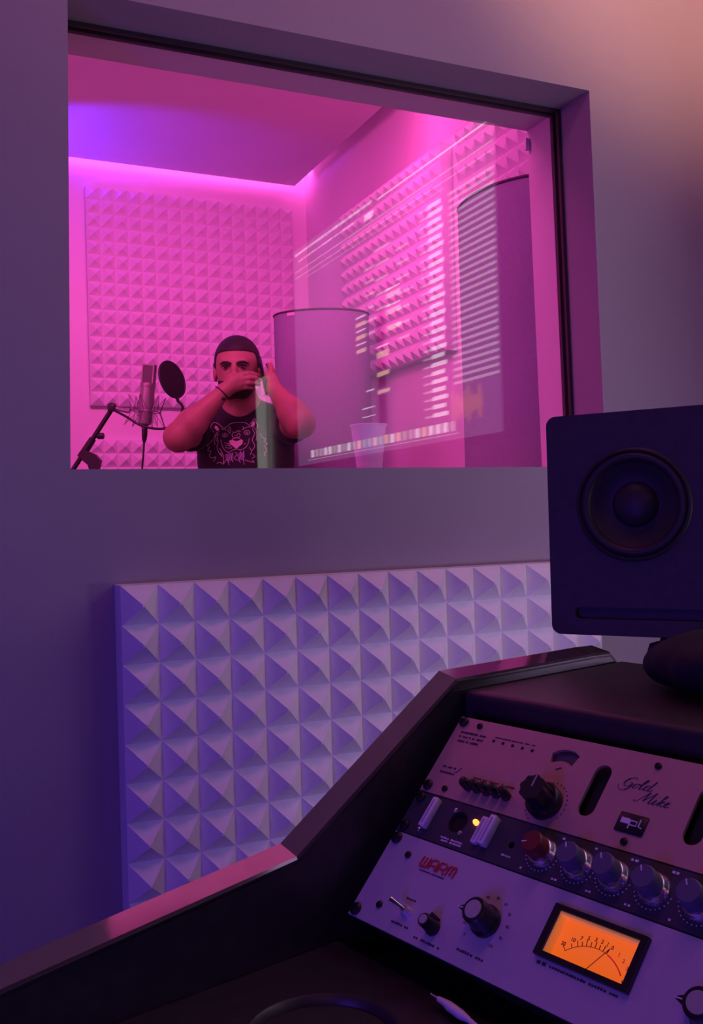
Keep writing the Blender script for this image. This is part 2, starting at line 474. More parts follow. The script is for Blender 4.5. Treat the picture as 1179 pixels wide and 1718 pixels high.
# ------------------------------------------------------------------ studio desk
RO = Vector((0.35683, -0.69417, 0.83807))       # lower left corner of the rack face
DU = Vector((0.237855, -0.971301, 0)); DW = Vector((0.971301, 0.237855, 0))
RV = Vector((0.68079, 0.16672, 0.71325)); RN = Vector((-0.69278, -0.16965, 0.70091))
DM = frame((RO.x, RO.y, 0), DU, DW, (0, 0, 1))   # desk frame: x along the desk, y away from the user, z up
ZR = RO.z
desk = thing('studio_desk', 'black studio desk with sloped rack bay and glossy-edged side panel', 'desk', DM)
prof = [(-0.46, ZR + .010), (-0.221, ZR + .0400), (-0.040, ZR + .0620), (0.170, ZR + .1980), (0.400, ZR + .1990), (0.432, ZR + .1980), (0.452, ZR + .1800), (0.452, 0.02), (0.20, 0.02), (0.12, 0.60), (-0.46, 0.66)]
PM = Matrix(((0, 0, 1, 0), (1, 0, 0, 0), (0, 1, 0, 0), (0, 0, 0, 1)))   # (depth, height, x) -> desk frame
TILT = 0.0055
def side_panel(x0, x1):
    o = MB().prism([(a, b - .008) if b > ZR else (a, b) for a, b in prof], x0, x1).xf(PM).build('side_panel', 'desk_black', desk)
    top = prof[:7]
    vs = []; fs = []
    for a, b in top:
        vs += [(x0, a, b - .004), (x0 + .002, a, b), (x1 - .002, a, b - TILT), (x1, a, b - TILT - .004), (x1, a, b - TILT - .006), (x0, a, b - TILT - .006)]
    for i in range(len(top) - 1):
        for k in range(6):
            k2 = (k + 1) % 6
            fs.append((i * 6 + k, i * 6 + k2, i * 6 + 6 + k2, i * 6 + 6 + k))
    n6 = (len(top) - 1) * 6
    fs += [tuple(range(5, -1, -1)), tuple(n6 + k for k in range(6))]
    MB().add(vs, fs).build('edge_band', 'desk_edge', o)
    return o
side_panel(-0.050, -0.020)
side_panel(0.506, 0.536)
side_panel(0.90, 0.93)
side_panel(1.456, 1.486)
MB().rbox((-0.0199, -0.46, ZR - .065), (1.4559, 0.003, ZR - .030), 0.004).build('work_surface', 'desk_black', desk)
MB().rbox((-0.0199, 0.176, ZR + .150), (1.4559, 0.450, ZR + .180), 0.007, 3).build('upper_shelf', 'desk_shelf', desk, 40)
MB().box((-0.0199, 0.270, ZR - .15), (1.4559, 0.285, ZR + .149)).build('rack_back', 'desk_black', desk)
MB().box((-0.0199, 0.430, 0.10), (1.4559, 0.448, ZR + .149)).build('back_panel', 'desk_black', desk)

# ------------------------------------------------------------------ rack units (local x along the rack, y up its slope, z out of it)
def RM(v0):
    return frame(RO + RV * v0, DU, RV, RN)
U = 0.04445
W19 = 0.4826

def screw(parent, x, y, r, m='black_screw'):
    b = MB().lathe([(r, 0.0), (r, r * .35), (r * .8, r * .6), (r * .45, r * .7), (r * .4, r * .45)], 20, (x, y, 0.0003))
    return b.build('screw', m, parent, 35)

def ticks_row(parent, name, x, y, w, h, m, n, z=0.0003, seed=1):
    # illegible fine print: a row of small marks
    rd = random.Random(seed); b = MB(); cx = x
    step = w / n
    for i in range(n):
        ww = step * rd.uniform(.55, .85); hh = h * rd.uniform(.75, 1.0)
        if rd.random() > .12:
            b.box((cx, y, z - .0003), (cx + ww, y + hh, z + .0001))
        cx += step
    return b.build(name, m, parent)

def dial_dots(parent, x, y, r, a0, a1, n, s, m):
    b = MB()
    for i in range(n):
        a = math.radians(a0 + (a1 - a0) * i / (n - 1))
        b.lathe([(s, 0.0), (s, 0.0003)], 8, (x + r * math.cos(a), y + r * math.sin(a), 0.0001))
    return b.build('dial_marks', m, parent)

def fluted(r, n=8, d=0.06, seg=48):
    return [(r * (1 + d * math.cos(n * 2 * math.pi * i / seg)) * math.cos(2 * math.pi * i / seg), r * (1 + d * math.cos(n * 2 * math.pi * i / seg)) * math.sin(2 * math.pi * i / seg)) for i in range(seg)]

# --- gold preamp, two units high
g = thing('gold_preamp', 'gold-faced preamp with script lettering, topmost unit in the rack', 'audio unit', RM(3 * U))
slots = [stadium(0.187, 0.0445, 0.0165, 0.050), stadium(0.286, 0.0445, 0.0165, 0.050)]
mw = [(0.1275, 0.070), (0.1320, 0.0735), (0.1380, 0.0757), (0.1445, 0.0762), (0.1510, 0.0752), (0.1570, 0.0720), (0.1535, 0.0612), (0.1495, 0.0632), (0.1450, 0.0640), (0.1400, 0.0638), (0.1345, 0.0620), (0.1300, 0.0605)]
holed_plate('faceplate', [(0.0, 0.0007), (W19, 0.0007), (W19, 0.0882), (0.0, 0.0882)], slots + [mw], -0.003, 0.0, 'gold_plate', g)
MB().box((0.025, 0.003, -0.045), (0.4576, 0.086, -0.02)).build('chassis', 'black_plastic', g)
for s in slots:
    MB().prism(s, -0.012, -0.0095).build('slot_window', 'hole_black', g)
MB().prism(mw, -0.008, -0.005).build('meter_window', 'smoke_glass', g)
for p in ((.0075, .0820), (.0075, .0075), (.475, .082), (.475, .0075)): screw(g, *p, 0.0052)
for p in ((.0298, .0810), (.0300, .0085), (.2340, .0785), (.2340, .0075)): screw(g, *p, 0.0032)
for i in range(5):
    MB().lathe([(.0016, 0), (.0016, .0006), (.0009, .001)], 10, (.0557 + i * .0123, .0688 - i * .0003, 0)).build('indicator', 'hole_black', g, 40)
    x = .0570 + i * .0118
    MB().lathe([(.0045, 0), (.0048, .002), (.0048, .0105), (.0038, .0125), (.0, .013)], 18, (x, .0165 + .0002 * i, 0), True, False).build('push_button', 'black_plastic', g, 40)
kn = MB().lathe([(.0165, 0), (.0165, .008), (.0150, .010), (.0, .010)], 36, (.147, .0215, 0), True, False).build('gain_knob', 'black_plastic', g, 40)
MB().prism([(.147 + a, .0215 + b) for a, b in fluted(.0118, 8, .07)], .010, .026).build('fluted_grip', 'black_plastic', kn)
MB().box((.1462, .0217, .0258), (.1478, .0335, .0264)).build('pointer_line', 'print_grey', kn)
dial_dots(g, .147, .0215, .0205, -30, 240, 22, .0007, 'print_dark')
MB().tube([(.1395, .0548, .0002), (.1445, .0575, .0002)], .0006, 5).build('pointer_mark', 'print_dark', g)
for i, (x, y, w) in enumerate(((.010, .0700, .034), (.010, .0650, .033), (.010, .0600, .030))):
    ticks_row(g, 'panel_print', x, y, w, .0024, 'print_dark', 16, seed=i)
for i, (x, y, w) in enumerate(((.012, .030, .018), (.012, .024, .020))):
    ticks_row(g, 'panel_print', x, y, w, .0020, 'print_dark', 11, seed=i + 5)
MB().tube([(.030, .0275, .0002), (.0325, .0275, .0002), (.036, .0335, .0002)], .0004, 4).build('panel_print', 'print_dark', g)
ticks_row(g, 'panel_print', .0560, .0265, .052, .0014, 'print_dark', 26, seed=9)
ticks_row(g, 'panel_print', .0555, .0725, .050, .0013, 'print_dark', 24, seed=10)
# script lettering drawn as strokes: Gold Mike
def strokes(parent, name, m, polys, x, y, s, r, shear=0.45):
    b = MB()
    for p in polys:
        # Catmull-Rom smoothing
        q = [Vector((a + shear * c, c, 0)) for a, c in p]
        pts = []
        for i in range(len(q) - 1):
            p0, p1, p2, p3 = q[max(i - 1, 0)], q[i], q[i + 1], q[min(i + 2, len(q) - 1)]
            for k in range(4):
                tt = k / 4
                pts.append(0.5 * ((2 * p1) + (p2 - p0) * tt + (2 * p0 - 5 * p1 + 4 * p2 - p3) * tt ** 2 + (3 * p1 - p0 - 3 * p2 + p3) * tt ** 3))
        pts.append(q[-1])
        d = [(pts[min(i + 1, len(pts) - 1)] - pts[max(i - 1, 0)]) for i in range(len(pts))]
        rr = [r * (1.5 if dd.y < -abs(dd.x) * .6 else .75) for dd in d]
        b.tube([(x + s * a.x, y + s * a.y, .0001) for a in pts], rr, 5)
    return b.build(name, m, parent)
GOLD = [[(.95, .80), (.85, .98), (.55, 1.0), (.2, .75), (.1, .35), (.35, .05), (.7, .1), (.9, .42), (.6, .45)], [(.9, .42), (.9, .0), (.65, -.35), (.2, -.4), (-.15, -.15), (-.3, .1)],
        [(1.45, .5), (1.2, .4), (1.15, .1), (1.35, 0), (1.55, .2), (1.5, .5), (1.7, .4)],
        [(1.75, .3), (2.1, .9), (1.98, 1.05), (1.85, .7), (1.85, .1), (2.0, 0), (2.2, .2)],
        [(2.7, .45), (2.4, .5), (2.25, .15), (2.4, 0), (2.65, .2), (2.8, .6)], [(2.85, 1.05), (2.75, .5), (2.72, .1), (2.9, 0), (3.1, .2)]]
strokes(g, 'script_lettering', 'print_dark', GOLD, .2085, .0545, .0093, .00042)
MIKE = [[(-.3, .05), (-.15, -.05), (.05, .1), (.45, .95), (.5, .9), (.5, .1)], [(.5, .1), (1.0, 1.0), (1.05, .95), (1.05, .1), (1.2, 0), (1.35, .2)],
        [(1.35, .2), (1.5, .5), (1.45, .1), (1.6, 0), (1.8, .25)], [(1.55, .75), (1.58, .8)], [(1.8, .25), (2.15, .95), (2.0, 1.0), (1.95, .6), (1.9, 0)], [(1.92, .2), (2.15, .5), (2.25, .4), (2.05, .28), (2.3, .0), (2.45, .15)],
        [(2.45, .15), (2.75, .4), (2.65, .52), (2.5, .3), (2.6, .02), (2.9, .15)]]
strokes(g, 'script_lettering', 'print_dark', MIKE, .2285, .0440, .0098, .00042)
bd = MB().rbox((.2205, .0148, 0), (.2468, .0318, .0012), .0011).build('badge', 'black_plastic', g, 30)
MB().box((.2235, .0225, .0012), (.2315, .0272, .0014)).build('badge_block', 'print_light', bd)
lg = MB()
for path in ([(.2322, .0185), (.2322, .0258)], [(.2322, .0258), (.2385, .0258), (.2385, .0220), (.2322, .0220)], [(.2408, .0285), (.2408, .0222), (.2440, .0212)]):
    lg.tube([(a, b, .0014) for a, b in path], .0006, 6)
lg.build('badge_letters', 'print_light', bd)

# --- dark one-unit preamp with silver-skirted knobs
d = thing('dark_preamp', 'dark one-unit preamp with four skirted knobs, middle unit in the rack', 'audio unit', RM(2 * U))
holed_plate('faceplate', [(0.0, 0.0006), (W19, 0.0006), (W19, 0.0438), (0.0, 0.0438)], [circ(.066, .0255, .0105, 28), circ(.1340, .0210, .0032, 14)], -0.003, 0.0, 'dark_plate', d)
MB().box((0.025, 0.003, -0.045), (0.4576, 0.041, -0.02)).build('chassis', 'black_plastic', d)
MB().lathe([(.0105, -.003), (.0100, -.001), (.0085, -.001), (.0080, -.006), (.0035, -.006), (.003, -.012)], 28, (.066, .0255, 0)).build('socket', 'hole_black', d, 40)
MB().lathe([(.0032, -.004), (.0, -.004)], 14, (.1340, .0210, 0), True, False).build('jack_hole', 'hole_black', d)
for p in ((.0575, .0352), (.0755, .0160)): screw(d, *p, .0026, 'chrome')
for p in ((.0075, .0380), (.0075, .0065), (.475, .038), (.475, .0065)): screw(d, *p, .0050)
def bar_switch(x, y, w, h, z):
    sw = MB().rbox((x - w / 2, y - h / 2, 0), (x + w / 2, y + h / 2, z), .0012).build('bar_switch', 'white_cap', d, 30)
    MB().box((x - w * .12, y - h * .40, z), (x + w * .12, y + h * .40, z + .0002)).build('switch_groove', 'print_grey', sw)
    return sw
bar_switch(.0325, .0245, .0072, .0310, .0075)
bar_switch(.0975, .0235, .0070, .0265, .0055)
bar_switch(.1080, .0250, .0074, .0290, .0085)
MB().lathe([(.0026, 0), (.0026, .0025), (.0018, .0042), (.0, .0050)], 16, (.0870, .0300, 0), True, False).build('indicator_lamp', 'led_orange', d, 60)
MB().lathe([(.0024, 0), (.0024, .002), (.0010, .0030)], 12, (.0270, .0070, 0)).build('screw', 'chrome', d, 40)
ticks_row(d, 'panel_print', .0560, .0068, .028, .0019, 'print_light', 13, seed=21)
ticks_row(d, 'panel_print', .0560, .0040, .028, .0019, 'print_light', 13, seed=22)
ticks_row(d, 'panel_print', .1290, .0095, .011, .0017, 'print_light', 5, seed=23)
for i, (x, cm) in enumerate(((.1680, 'knob_red'), (.2045, 'knob_blue'), (.2385, 'knob_blue'), (.2745, 'knob_blue'), (.3120, 'knob_blue'), (.3500, 'knob_blue'))):
    y = .0225
    k = MB().lathe([(.0135, 0), (.0135, .0015), (.0128, .003), (.0120, .0042), (.0116, .0075), (.0108, .0085), (.0, .0085)], 36, (x, y, 0), True, False).build('skirted_knob', 'chrome', d, 35)
    MB().lathe([(.0104, .0085), (.0098, .0190), (.0088, .0205), (.0, .0205)], 36, (x, y, 0), True, False).build('knob_cap', cm, k, 35)
    a = math.radians(200 if i == 0 else 120)
    MB().box((-.0005, .004, .0204), (.0005, .0088, .0208)).xf(Matrix.Translation((x, y, 0)) @ Matrix.Rotation(a - math.pi / 2, 4, 'Z')).build('pointer_line', 'print_light', k)
    dial_dots(d, x, y, .0158, 190, 350, 13, .00055, 'print_light')
    ticks_row(d, 'panel_print', x + .008, y + .0165, .007, .0022, 'print_light', 2, seed=30 + i)
    ticks_row(d, 'panel_print', x - .018, y - .0185, .006, .0018, 'print_light', 2, seed=40 + i)

# --- silver compressor, two units high, with lit meter
c = thing('silver_compressor', 'silver compressor with glowing orange meter, lowest unit in the rack', 'audio unit', RM(0))
VU = [(.2045, .0338), (.2885, .0338), (.2875, .0757), (.2045, .0757)]
holed_plate('faceplate', [(0.0, 0.0006), (W19, 0.0006), (W19, 0.0882), (0.0, 0.0882)], [[(.207, .0365), (.2855, .0365), (.2855, .073), (.207, .073)]], -0.003, 0.0, 'silver_plate', c)
MB().box((0.025, 0.003, -0.045), (0.4576, 0.086, -0.02)).build('chassis', 'black_plastic', c)
for p in ((.0070, .0815), (.0070, .0070), (.4756, .0815), (.4756, .007)): screw(c, *p, .0058)
for p in ((.0312, .0700), (.0306, .0190)): screw(c, *p, .0033)
def block_letters(parent, name, m, letters, x, y, w, h, gap, r, shear):
    b = MB()
    for k, polys in enumerate(letters):
        for p in polys:
            b.tube([(x + k * (w + gap) + a * w + shear * c_ * h, y + c_ * h, .0003) for a, c_ in p], r, 6)
    return b.build(name, m, parent)
LW = [[(0, 1), (0, .25), (.12, .05), (.38, .05), (.5, .25), (.5, .95)], [(.5, .25), (.62, .05), (.88, .05), (1, .25), (1, 1)]]
LA = [[(0, 0), (0, .75), (.18, .97), (.82, .97), (1, .75), (1, 0)], [(0, .42), (1, .42)]]
LR = [[(0, 0), (0, .97), (.75, .97), (1, .8), (.95, .52), (.7, .42), (0, .42)], [(.6, .42), (1, 0)]]
LM = [[(0, 0), (0, .75), (.12, .95), (.38, .95), (.5, .75), (.5, .1)], [(.5, .75), (.62, .95), (.88, .95), (1, .75), (1, 0)]]
block_letters(c, 'brand_lettering', 'print_red', [LW, LA, LR, LM], .0495, .0645, .0086, .0100, .0026, .0011, .15)
ticks_row(c, 'panel_print', .0525, .0610, .032, .0013, 'print_dark', 14, seed=51)
# toggle switch
tg = MB().lathe([(.0058, 0), (.0058, .0022), (.0045, .0024), (.0042, .0060), (.0026, .0062), (.0024, .004)], 18, (.0645, .0235, 0)).build('toggle_switch', 'satin', c, 35)
MB().tube([(.0645, .0235, .005), (.0590, .0240, .0110), (.0545, .0243, .0165)], [.0013, .0017, .0023], 10).build('lever', 'chrome', tg, 60)
def cap_knob(x, y, r, h, ang, scale_n=0):
    k = MB().lathe([(r, 0), (r, h * .18), (r * .86, h * .30), (r * .80, h), (r * .74, h * 1.04), (.0, h * 1.04)], 36, (x, y, 0), True, False).build('control_knob', 'black_plastic', c, 35)
    MB().lathe([(r * .56, h * 1.04), (r * .56, h * 1.08), (.0, h * 1.08)], 28, (x, y, 0), True, False).build('silver_cap', 'satin', k, 40)
    R = Matrix.Translation((x, y, 0)) @ Matrix.Rotation(ang, 4, 'Z')
    MB().prism([(r * .70, -r * .30), (r * 1.30, -.0003), (r * 1.30, .0003), (r * .70, r * .30)], .0, h * .9).xf(R).build('pointer', 'black_plastic', k)
    MB().box((r * .62, -.0004, h * .9), (r * 1.28, .0004, h * .93)).xf(R).build('pointer_line', 'print_light', k)
    return k
cap_knob(.1000, .0200, .0072, .0150, math.radians(75))
cap_knob(.1475, .0420, .0138, .0200, math.radians(185))
cap_knob(.3480, .0420, .0138, .0200, math.radians(185))
for i in range(11):
    a = math.radians(228 - i * 27.6)
    text_obj('dial_number', str(i * 10), .1475 + .0215 * math.cos(a), .0420 + .0215 * math.sin(a) - .0012, .0036, 'print_dark', c, .0002, align='CENTER', ext=.00005)
ticks_row(c, 'panel_print', .0560, .0335, .012, .0018, 'print_dark', 5, seed=61)
ticks_row(c, 'panel_print', .0530, .0100, .022, .0020, 'print_dark', 9, seed=62)
ticks_row(c, 'panel_print', .0850, .0060, .032, .0020, 'print_dark', 11, seed=63)
ticks_row(c, 'panel_print', .1330, .0120, .030, .0022, 'print_dark', 10, seed=64)
ticks_row(c, 'panel_print', .2080, .0285, .010, .0030, 'print_dark', 2, seed=65)
ticks_row(c, 'panel_print', .2200, .0290, .062, .0019, 'print_dark', 24, seed=66)
# meter
mt = holed_plate('meter', [(.2040, .0335), (.2885, .0335), (.2885, .0757), (.2040, .0757)], [[(.2105, .0378), (.2830, .0378), (.2830, .0715), (.2105, .0715)]], -.001, .0045, 'black_plastic', c)
MB().box((.2085, .0360, -.0065), (.2850, .0735, -.0055)).build('meter_face', 'vu_face', mt)
MB().box((.2105, .0695, -.0054), (.2830, .0712, .0030)).build('lamp_rim', 'vu_rim', mt)
MB().box((.2107, .0380, -.0054), (.2122, .0693, .0030)).build('lamp_rim', 'vu_rim', mt)
vp = MB(); px0, py0, R1 = .2475, .0230, .0345
def arc_pt(a, r): return (px0 + r * math.sin(math.radians(a)), py0 + r * math.cos(math.radians(a)) * .98, -.0053)
marks = [-46, -36, -28, -22, -16, -10, -4, 2, 8, 14]
for i, a in enumerate(marks):
    vp.tube([arc_pt(a, R1), arc_pt(a, R1 + (.0050 if i % 2 == 0 else .0036))], .00035, 4)
vp.tube([arc_pt(a, R1) for a in range(-46, 17, 4)], .00022, 4)
vp.build('meter_scale', 'vu_print', mt)
MB().tube([arc_pt(a, R1) for a in range(16, 50, 3)], .00055, 5).build('meter_red_zone', 'vu_red', mt)
for a, s in ((-46, '20'), (-34, '10'), (-24, '7'), (-15, '5'), (-6, '3'), (2, '2'), (9, '1'), (16, '0'), (27, '1'), (36, '2'), (45, '3')):
    p = arc_pt(a, R1 + .0056)
    text_obj('meter_number', s, p[0], p[1] - .0005, .0042, 'vu_red' if a > 16 else 'vu_print', mt, -.0054, align='CENTER', ext=.00005, offset=.0001)
text_obj('meter_letters', 'VU', .2755, .0395, .0048, 'vu_print', mt, -.0054, ext=.00005, offset=.0001)
MB().tube([(.2455, .0382, -.0040), arc_pt(14, R1 + .0052)], .0003, 5).build('needle', 'vu_print', mt)

# ------------------------------------------------------------------ small things on the desk
ZS = ZR - .030
t = thing('white_cable', 'white cable with a slim plug lying on the desk below the compressor', 'cable', DM @ Matrix.Translation((.024, -.017, ZS)))
MB().tube([(.112, .001, .008), (.120, .001, .0078), (.126, .0, .0075), (.140, -.001, .0065), (.148, -.001, .006)], [.0022, .0030, .0040, .0038, .0022], 14).build('plug_grip', 'white_plastic', t, 50)
MB().cyl((.1035, .001, .0085), (.112, .001, .008), .0012, .0014, 10).build('plug_tip', 'chrome', t, 50)
MB().tube([(.147, -.001, .006), (.165, -.004, .0045), (.19, -.008, .003), (.24, -.016, .0024), (.33, -.03, .0024), (.45, -.02, .0024)], .0022, 10).build('cord', 'white_plastic', t, 60)
t = thing('round_dish', 'round black rimmed coaster on the dark desktop at the lower edge', 'coaster', DM @ Matrix.Translation((.121, -.120, ZS + .0005)))
MB().lathe([(.056, 0), (.059, .003), (.060, .010), (.058, .012), (.0555, .010), (.054, .004), (.0, .004)], 56, cap1=False).build('dish_body', 'desk_shelf', t, 40)
MB().lathe([(.053, .004), (.052, .0052), (.0, .0052)], 48, cap1=False).build('felt_insert', 'bag_cloth', t, 40)

# ------------------------------------------------------------------ loudspeaker on its floor stand behind the desk
SA = Vector((0.56727, -0.82353, 0)); SB = Vector((0.82353, 0.56727, 0))
SP = Vector((0.72746, -0.51533, 1.0505))        # lower left front corner
SH, SWD, SD = 0.272, 0.42, 0.24
SM = frame(SP, SA, (0, 0, 1), -SB)                 # x right, y up, z out of the front
sp = thing('studio_loudspeaker', 'black studio loudspeaker with round woofer, lying on its side', 'loudspeaker', SM)
wc = (.1055, .159)
bm = bmesh.new()
bmesh.ops.create_cube(bm, size=1)
for v in bm.verts:
    v.co = Vector(((v.co.x + .5) * SWD, (v.co.y + .5) * SH, -SD + (v.co.z + .5) * (SD - .012)))
bmesh.ops.bevel(bm, geom=bm.edges[:], offset=.010, segments=3, profile=.5, affect='EDGES')
me = bpy.data.meshes.new('cabinet'); bm.to_mesh(me); bm.free(); smooth(me, 40)
link('cabinet', me, 'speaker_body', sp)
def rrect(x0, y0, x1, y1, r, n=6):
    p = []
    for cx, cy, a in ((x1 - r, y1 - r, 0), (x0 + r, y1 - r, 90), (x0 + r, y0 + r, 180), (x1 - r, y0 + r, 270)):
        for i in range(n + 1):
            t_ = math.radians(a + 90 * i / n); p.append((cx + r * math.cos(t_), cy + r * math.sin(t_)))
    return p
tw = (.315, .159)
slot = rrect(.030, .020, .390, .034, .006)
baf = holed_plate('baffle', rrect(0, 0, SWD, SH, .012), [circ(*wc, .0665, 56), circ(*tw, .050, 40), slot], -.012, 0.0, 'speaker_body', sp)
bv = baf.modifiers.new('edge', 'BEVEL'); bv.width = .004; bv.segments = 3; bv.limit_method = 'ANGLE'; bv.angle_limit = math.radians(50)
MB().prism(slot, -.0121, -.0118).build('port_slot', 'speaker_body', sp)
wf = MB().lathe([(.0690, .0005), (.0675, .0030), (.0650, .0034), (.0630, .0010)], 56, (*wc, 0), False, False).build('woofer_ring', 'speaker_rubber', sp, 50)
MB().lathe([(.0632, .0005), (.0600, .0042), (.0560, .0045), (.0525, .0005), (.0515, -.0020)], 56, (*wc, 0), False, False).build('surround', 'speaker_rubber', wf, 60)
MB().lathe([(.0518, -.0018), (.0420, -.0070), (.0330, -.0105), (.0270, -.0115)], 56, (*wc, 0), False, False).build('cone', 'speaker_cone', wf, 60)
MB().lathe([(.0280, -.0115), (.0262, -.0070), (.0210, -.0030), (.0130, .0000), (.0, .0012)], 48, (*wc, 0), False, False).build('dust_cap', 'speaker_cone', wf, 60)
twp = MB().lathe([(.052, .0005), (.049, .002), (.035, -.004), (.018, -.010)], 44, (*tw, 0), False, False).build('tweeter_horn', 'speaker_rubber', sp, 50)
MB().lathe([(.018, -.010), (.014, -.005), (.0, -.002)], 32, (*tw, 0), False, False).build('tweeter_dome', 'speaker_cone', twp, 60)
stc = SP + SA * .215 + SB * .12
STM = frame((stc.x, stc.y, 0), SA, SB, (0, 0, 1))
st = thing('speaker_stand', 'black floor stand carrying the loudspeaker behind the desk', 'speaker stand', STM)
MB().rbox((-.085, -.115, 1.040), (.085, .09, 1.0500), .003).build('top_plate', 'stand_black', st)
MB().tube([(-.085, -.112, 1.043), (-.095, -.112, 1.040), (-.098, -.112, 1.030)], .003, 8).build('plate_lip', 'stand_black', st, 60)
MB().cyl((0, 0, .02), (0, 0, 1.040), .024, n=24).build('column', 'stand_black', st, 40)
MB().rbox((-.14, -.14, 0), (.14, .12, .02), .006).build('base_plate', 'stand_black', st)

# ------------------------------------------------------------------ signed-distance modelling for soft bodies
def sd_cone(p, a, b, ra, rb):
    a = np.array(a); ba = np.array(b) - a
    h = np.clip(((p - a) @ ba) / (ba @ ba), 0, 1)
    return np.linalg.norm(p - a - h[:, None] * ba, axis=1) - (ra + (rb - ra) * h)
def sd_ell(p, c, r, R=None):
    q = p - np.array(c)
    if R is not None: q = q @ R
    r = np.array(r)
    k0 = np.linalg.norm(q / r, axis=1); k1 = np.linalg.norm(q / (r * r), axis=1) + 1e-9
    return k0 * (k0 - 1) / k1
def smin(a, b, k):
    h = np.clip(.5 + .5 * (b - a) / k, 0, 1)
    return b + (a - b) * h - k * h * (1 - h)
def smax(a, b, k):
    return -smin(-a, -b, k)

def sdf_mesh(name, fn, lo, hi, h, m, parent):
    lo = np.array(lo); B = 16
    nb = np.ceil((np.array(hi) - lo) / (h * B)).astype(int)
    N = nb * B + 1
    F = np.ones(tuple(N), np.float32)
    bi = np.stack(np.meshgrid(*[np.arange(k) for k in nb], indexing='ij'), -1).reshape(-1, 3)
    cen = lo + (bi + .5) * B * h
    dc = fn(cen)
    loc = np.stack(np.meshgrid(*[np.arange(B + 1)] * 3, indexing='ij'), -1).reshape(-1, 3)
    for k in range(len(bi)):
        i, j, l = bi[k] * B
        if abs(dc[k]) > B * h * 1.15:
            if dc[k] < 0: F[i:i + B + 1, j:j + B + 1, l:l + B + 1] = -1
    for k in range(len(bi)):
        i, j, l = bi[k] * B
        if abs(dc[k]) <= B * h * 1.15:
            F[i:i + B + 1, j:j + B + 1, l:l + B + 1] = fn(lo + (loc + bi[k] * B) * h).reshape(B + 1, B + 1, B + 1)
    S = F < 0
    n0, n1, n2 = N - 1
    cnt = np.zeros((n0, n1, n2), np.int8)
    offs = [(x, y, z) for x in (0, 1) for y in (0, 1) for z in (0, 1)]
    for x, y, z in offs: cnt += S[x:x + n0, y:y + n1, z:z + n2]
    ci = np.argwhere((cnt > 0) & (cnt < 8))
    idx = np.full((n0, n1, n2), -1, np.int32)
    idx[ci[:, 0], ci[:, 1], ci[:, 2]] = np.arange(len(ci))
    acc = np.zeros((len(ci), 3)); num = np.zeros(len(ci))
    for a in offs:
        for ax in range(3):
            if a[ax]: continue
            b = list(a); b[ax] = 1
            pa = ci + np.array(a); pb = ci + np.array(b)
            va = F[pa[:, 0], pa[:, 1], pa[:, 2]]; vb = F[pb[:, 0], pb[:, 1], pb[:, 2]]
            x = (va < 0) != (vb < 0)
            tt = np.where(x, va / np.where(x, va - vb, 1), 0)
            acc[x] += (np.array(a) + tt[:, None] * (np.array(b) - np.array(a)))[x]; num[x] += 1
    V = lo + (ci + acc / num[:, None]) * h
    faces = []
    for ax in range(3):
        sl0 = [slice(None)] * 3; sl1 = [slice(None)] * 3
        sl0[ax] = slice(0, N[ax] - 1); sl1[ax] = slice(1, N[ax])
        e = np.argwhere(S[tuple(sl0)] != S[tuple(sl1)])
        b1, b2 = (ax + 1) % 3, (ax + 2) % 3
        e = e[(e[:, b1] > 0) & (e[:, b2] > 0) & (e[:, b1] < N[b1] - 1) & (e[:, b2] < N[b2] - 1)]
        d1 = np.zeros(3, int); d1[b1] = 1; d2 = np.zeros(3, int); d2[b2] = 1
        q = [e - d1 - d2, e - d2, e, e - d1]
        ids = np.stack([idx[c_[:, 0], c_[:, 1], c_[:, 2]] for c_ in q], 1)
        neg = S[e[:, 0], e[:, 1], e[:, 2]]
        ids[~neg] = ids[~neg][:, ::-1]
        faces.append(ids[(ids >= 0).all(1)])
    faces = np.concatenate(faces)
    me = bpy.data.meshes.new(name)
    me.vertices.add(len(V)); me.vertices.foreach_set('co', V.astype(np.float32).ravel())
    me.loops.add(len(faces) * 4); me.loops.foreach_set('vertex_index', faces.ravel().astype(np.int32))
    me.polygons.add(len(faces)); me.polygons.foreach_set('loop_start', np.arange(0, len(faces) * 4, 4, dtype=np.int32))
    me.update(calc_edges=True); me.validate()
    smooth(me)
    return link(name, me, m, parent)

# soft bag on the upper shelf
def bag(p):
    d_ = sd_ell(p, (0.02, 0.0, .032), (.085, .060, .034))
    d_ = smin(d_, sd_ell(p, (.075, -.015, .042), (.055, .055, .045)), .02)
    d_ = smin(d_, sd_ell(p, (-.055, .02, .022), (.035, .04, .024)), .015)
    d_ = smin(d_, sd_cone(p, (.0, -.05, .03), (.09, -.06, .045), .014, .012), .012)
    return np.maximum(d_, -p[:, 2])
t = thing('soft_bag', 'soft black lumpy bag on the upper shelf under the loudspeaker', 'bag', DM @ Matrix.Translation((.185, .325, ZR + .1810)))
sdf_mesh('bag_body', bag, (-.11, -.1, -.008), (.16, .09, .11), .004, 'bag_cloth', t)
MB().tube([(.03, -.03, .062), (.05, -.01, .085), (.08, .0, .092), (.105, -.01, .082)], .006, 8).build('strap', 'bag_cloth', t, 60)

# ------------------------------------------------------------------ the man in the booth
th = CAM_YAW
MMX = Vector((math.cos(th), -math.sin(th), 0)); MMY = Vector((math.sin(th), math.cos(th), 0))
MMAN = frame((1.05, 1.70, 0), MMX, MMY, (0, 0, 1))     # x to the photo's right, y away from the window
HC = np.array([.002, 0.0, 1.743])

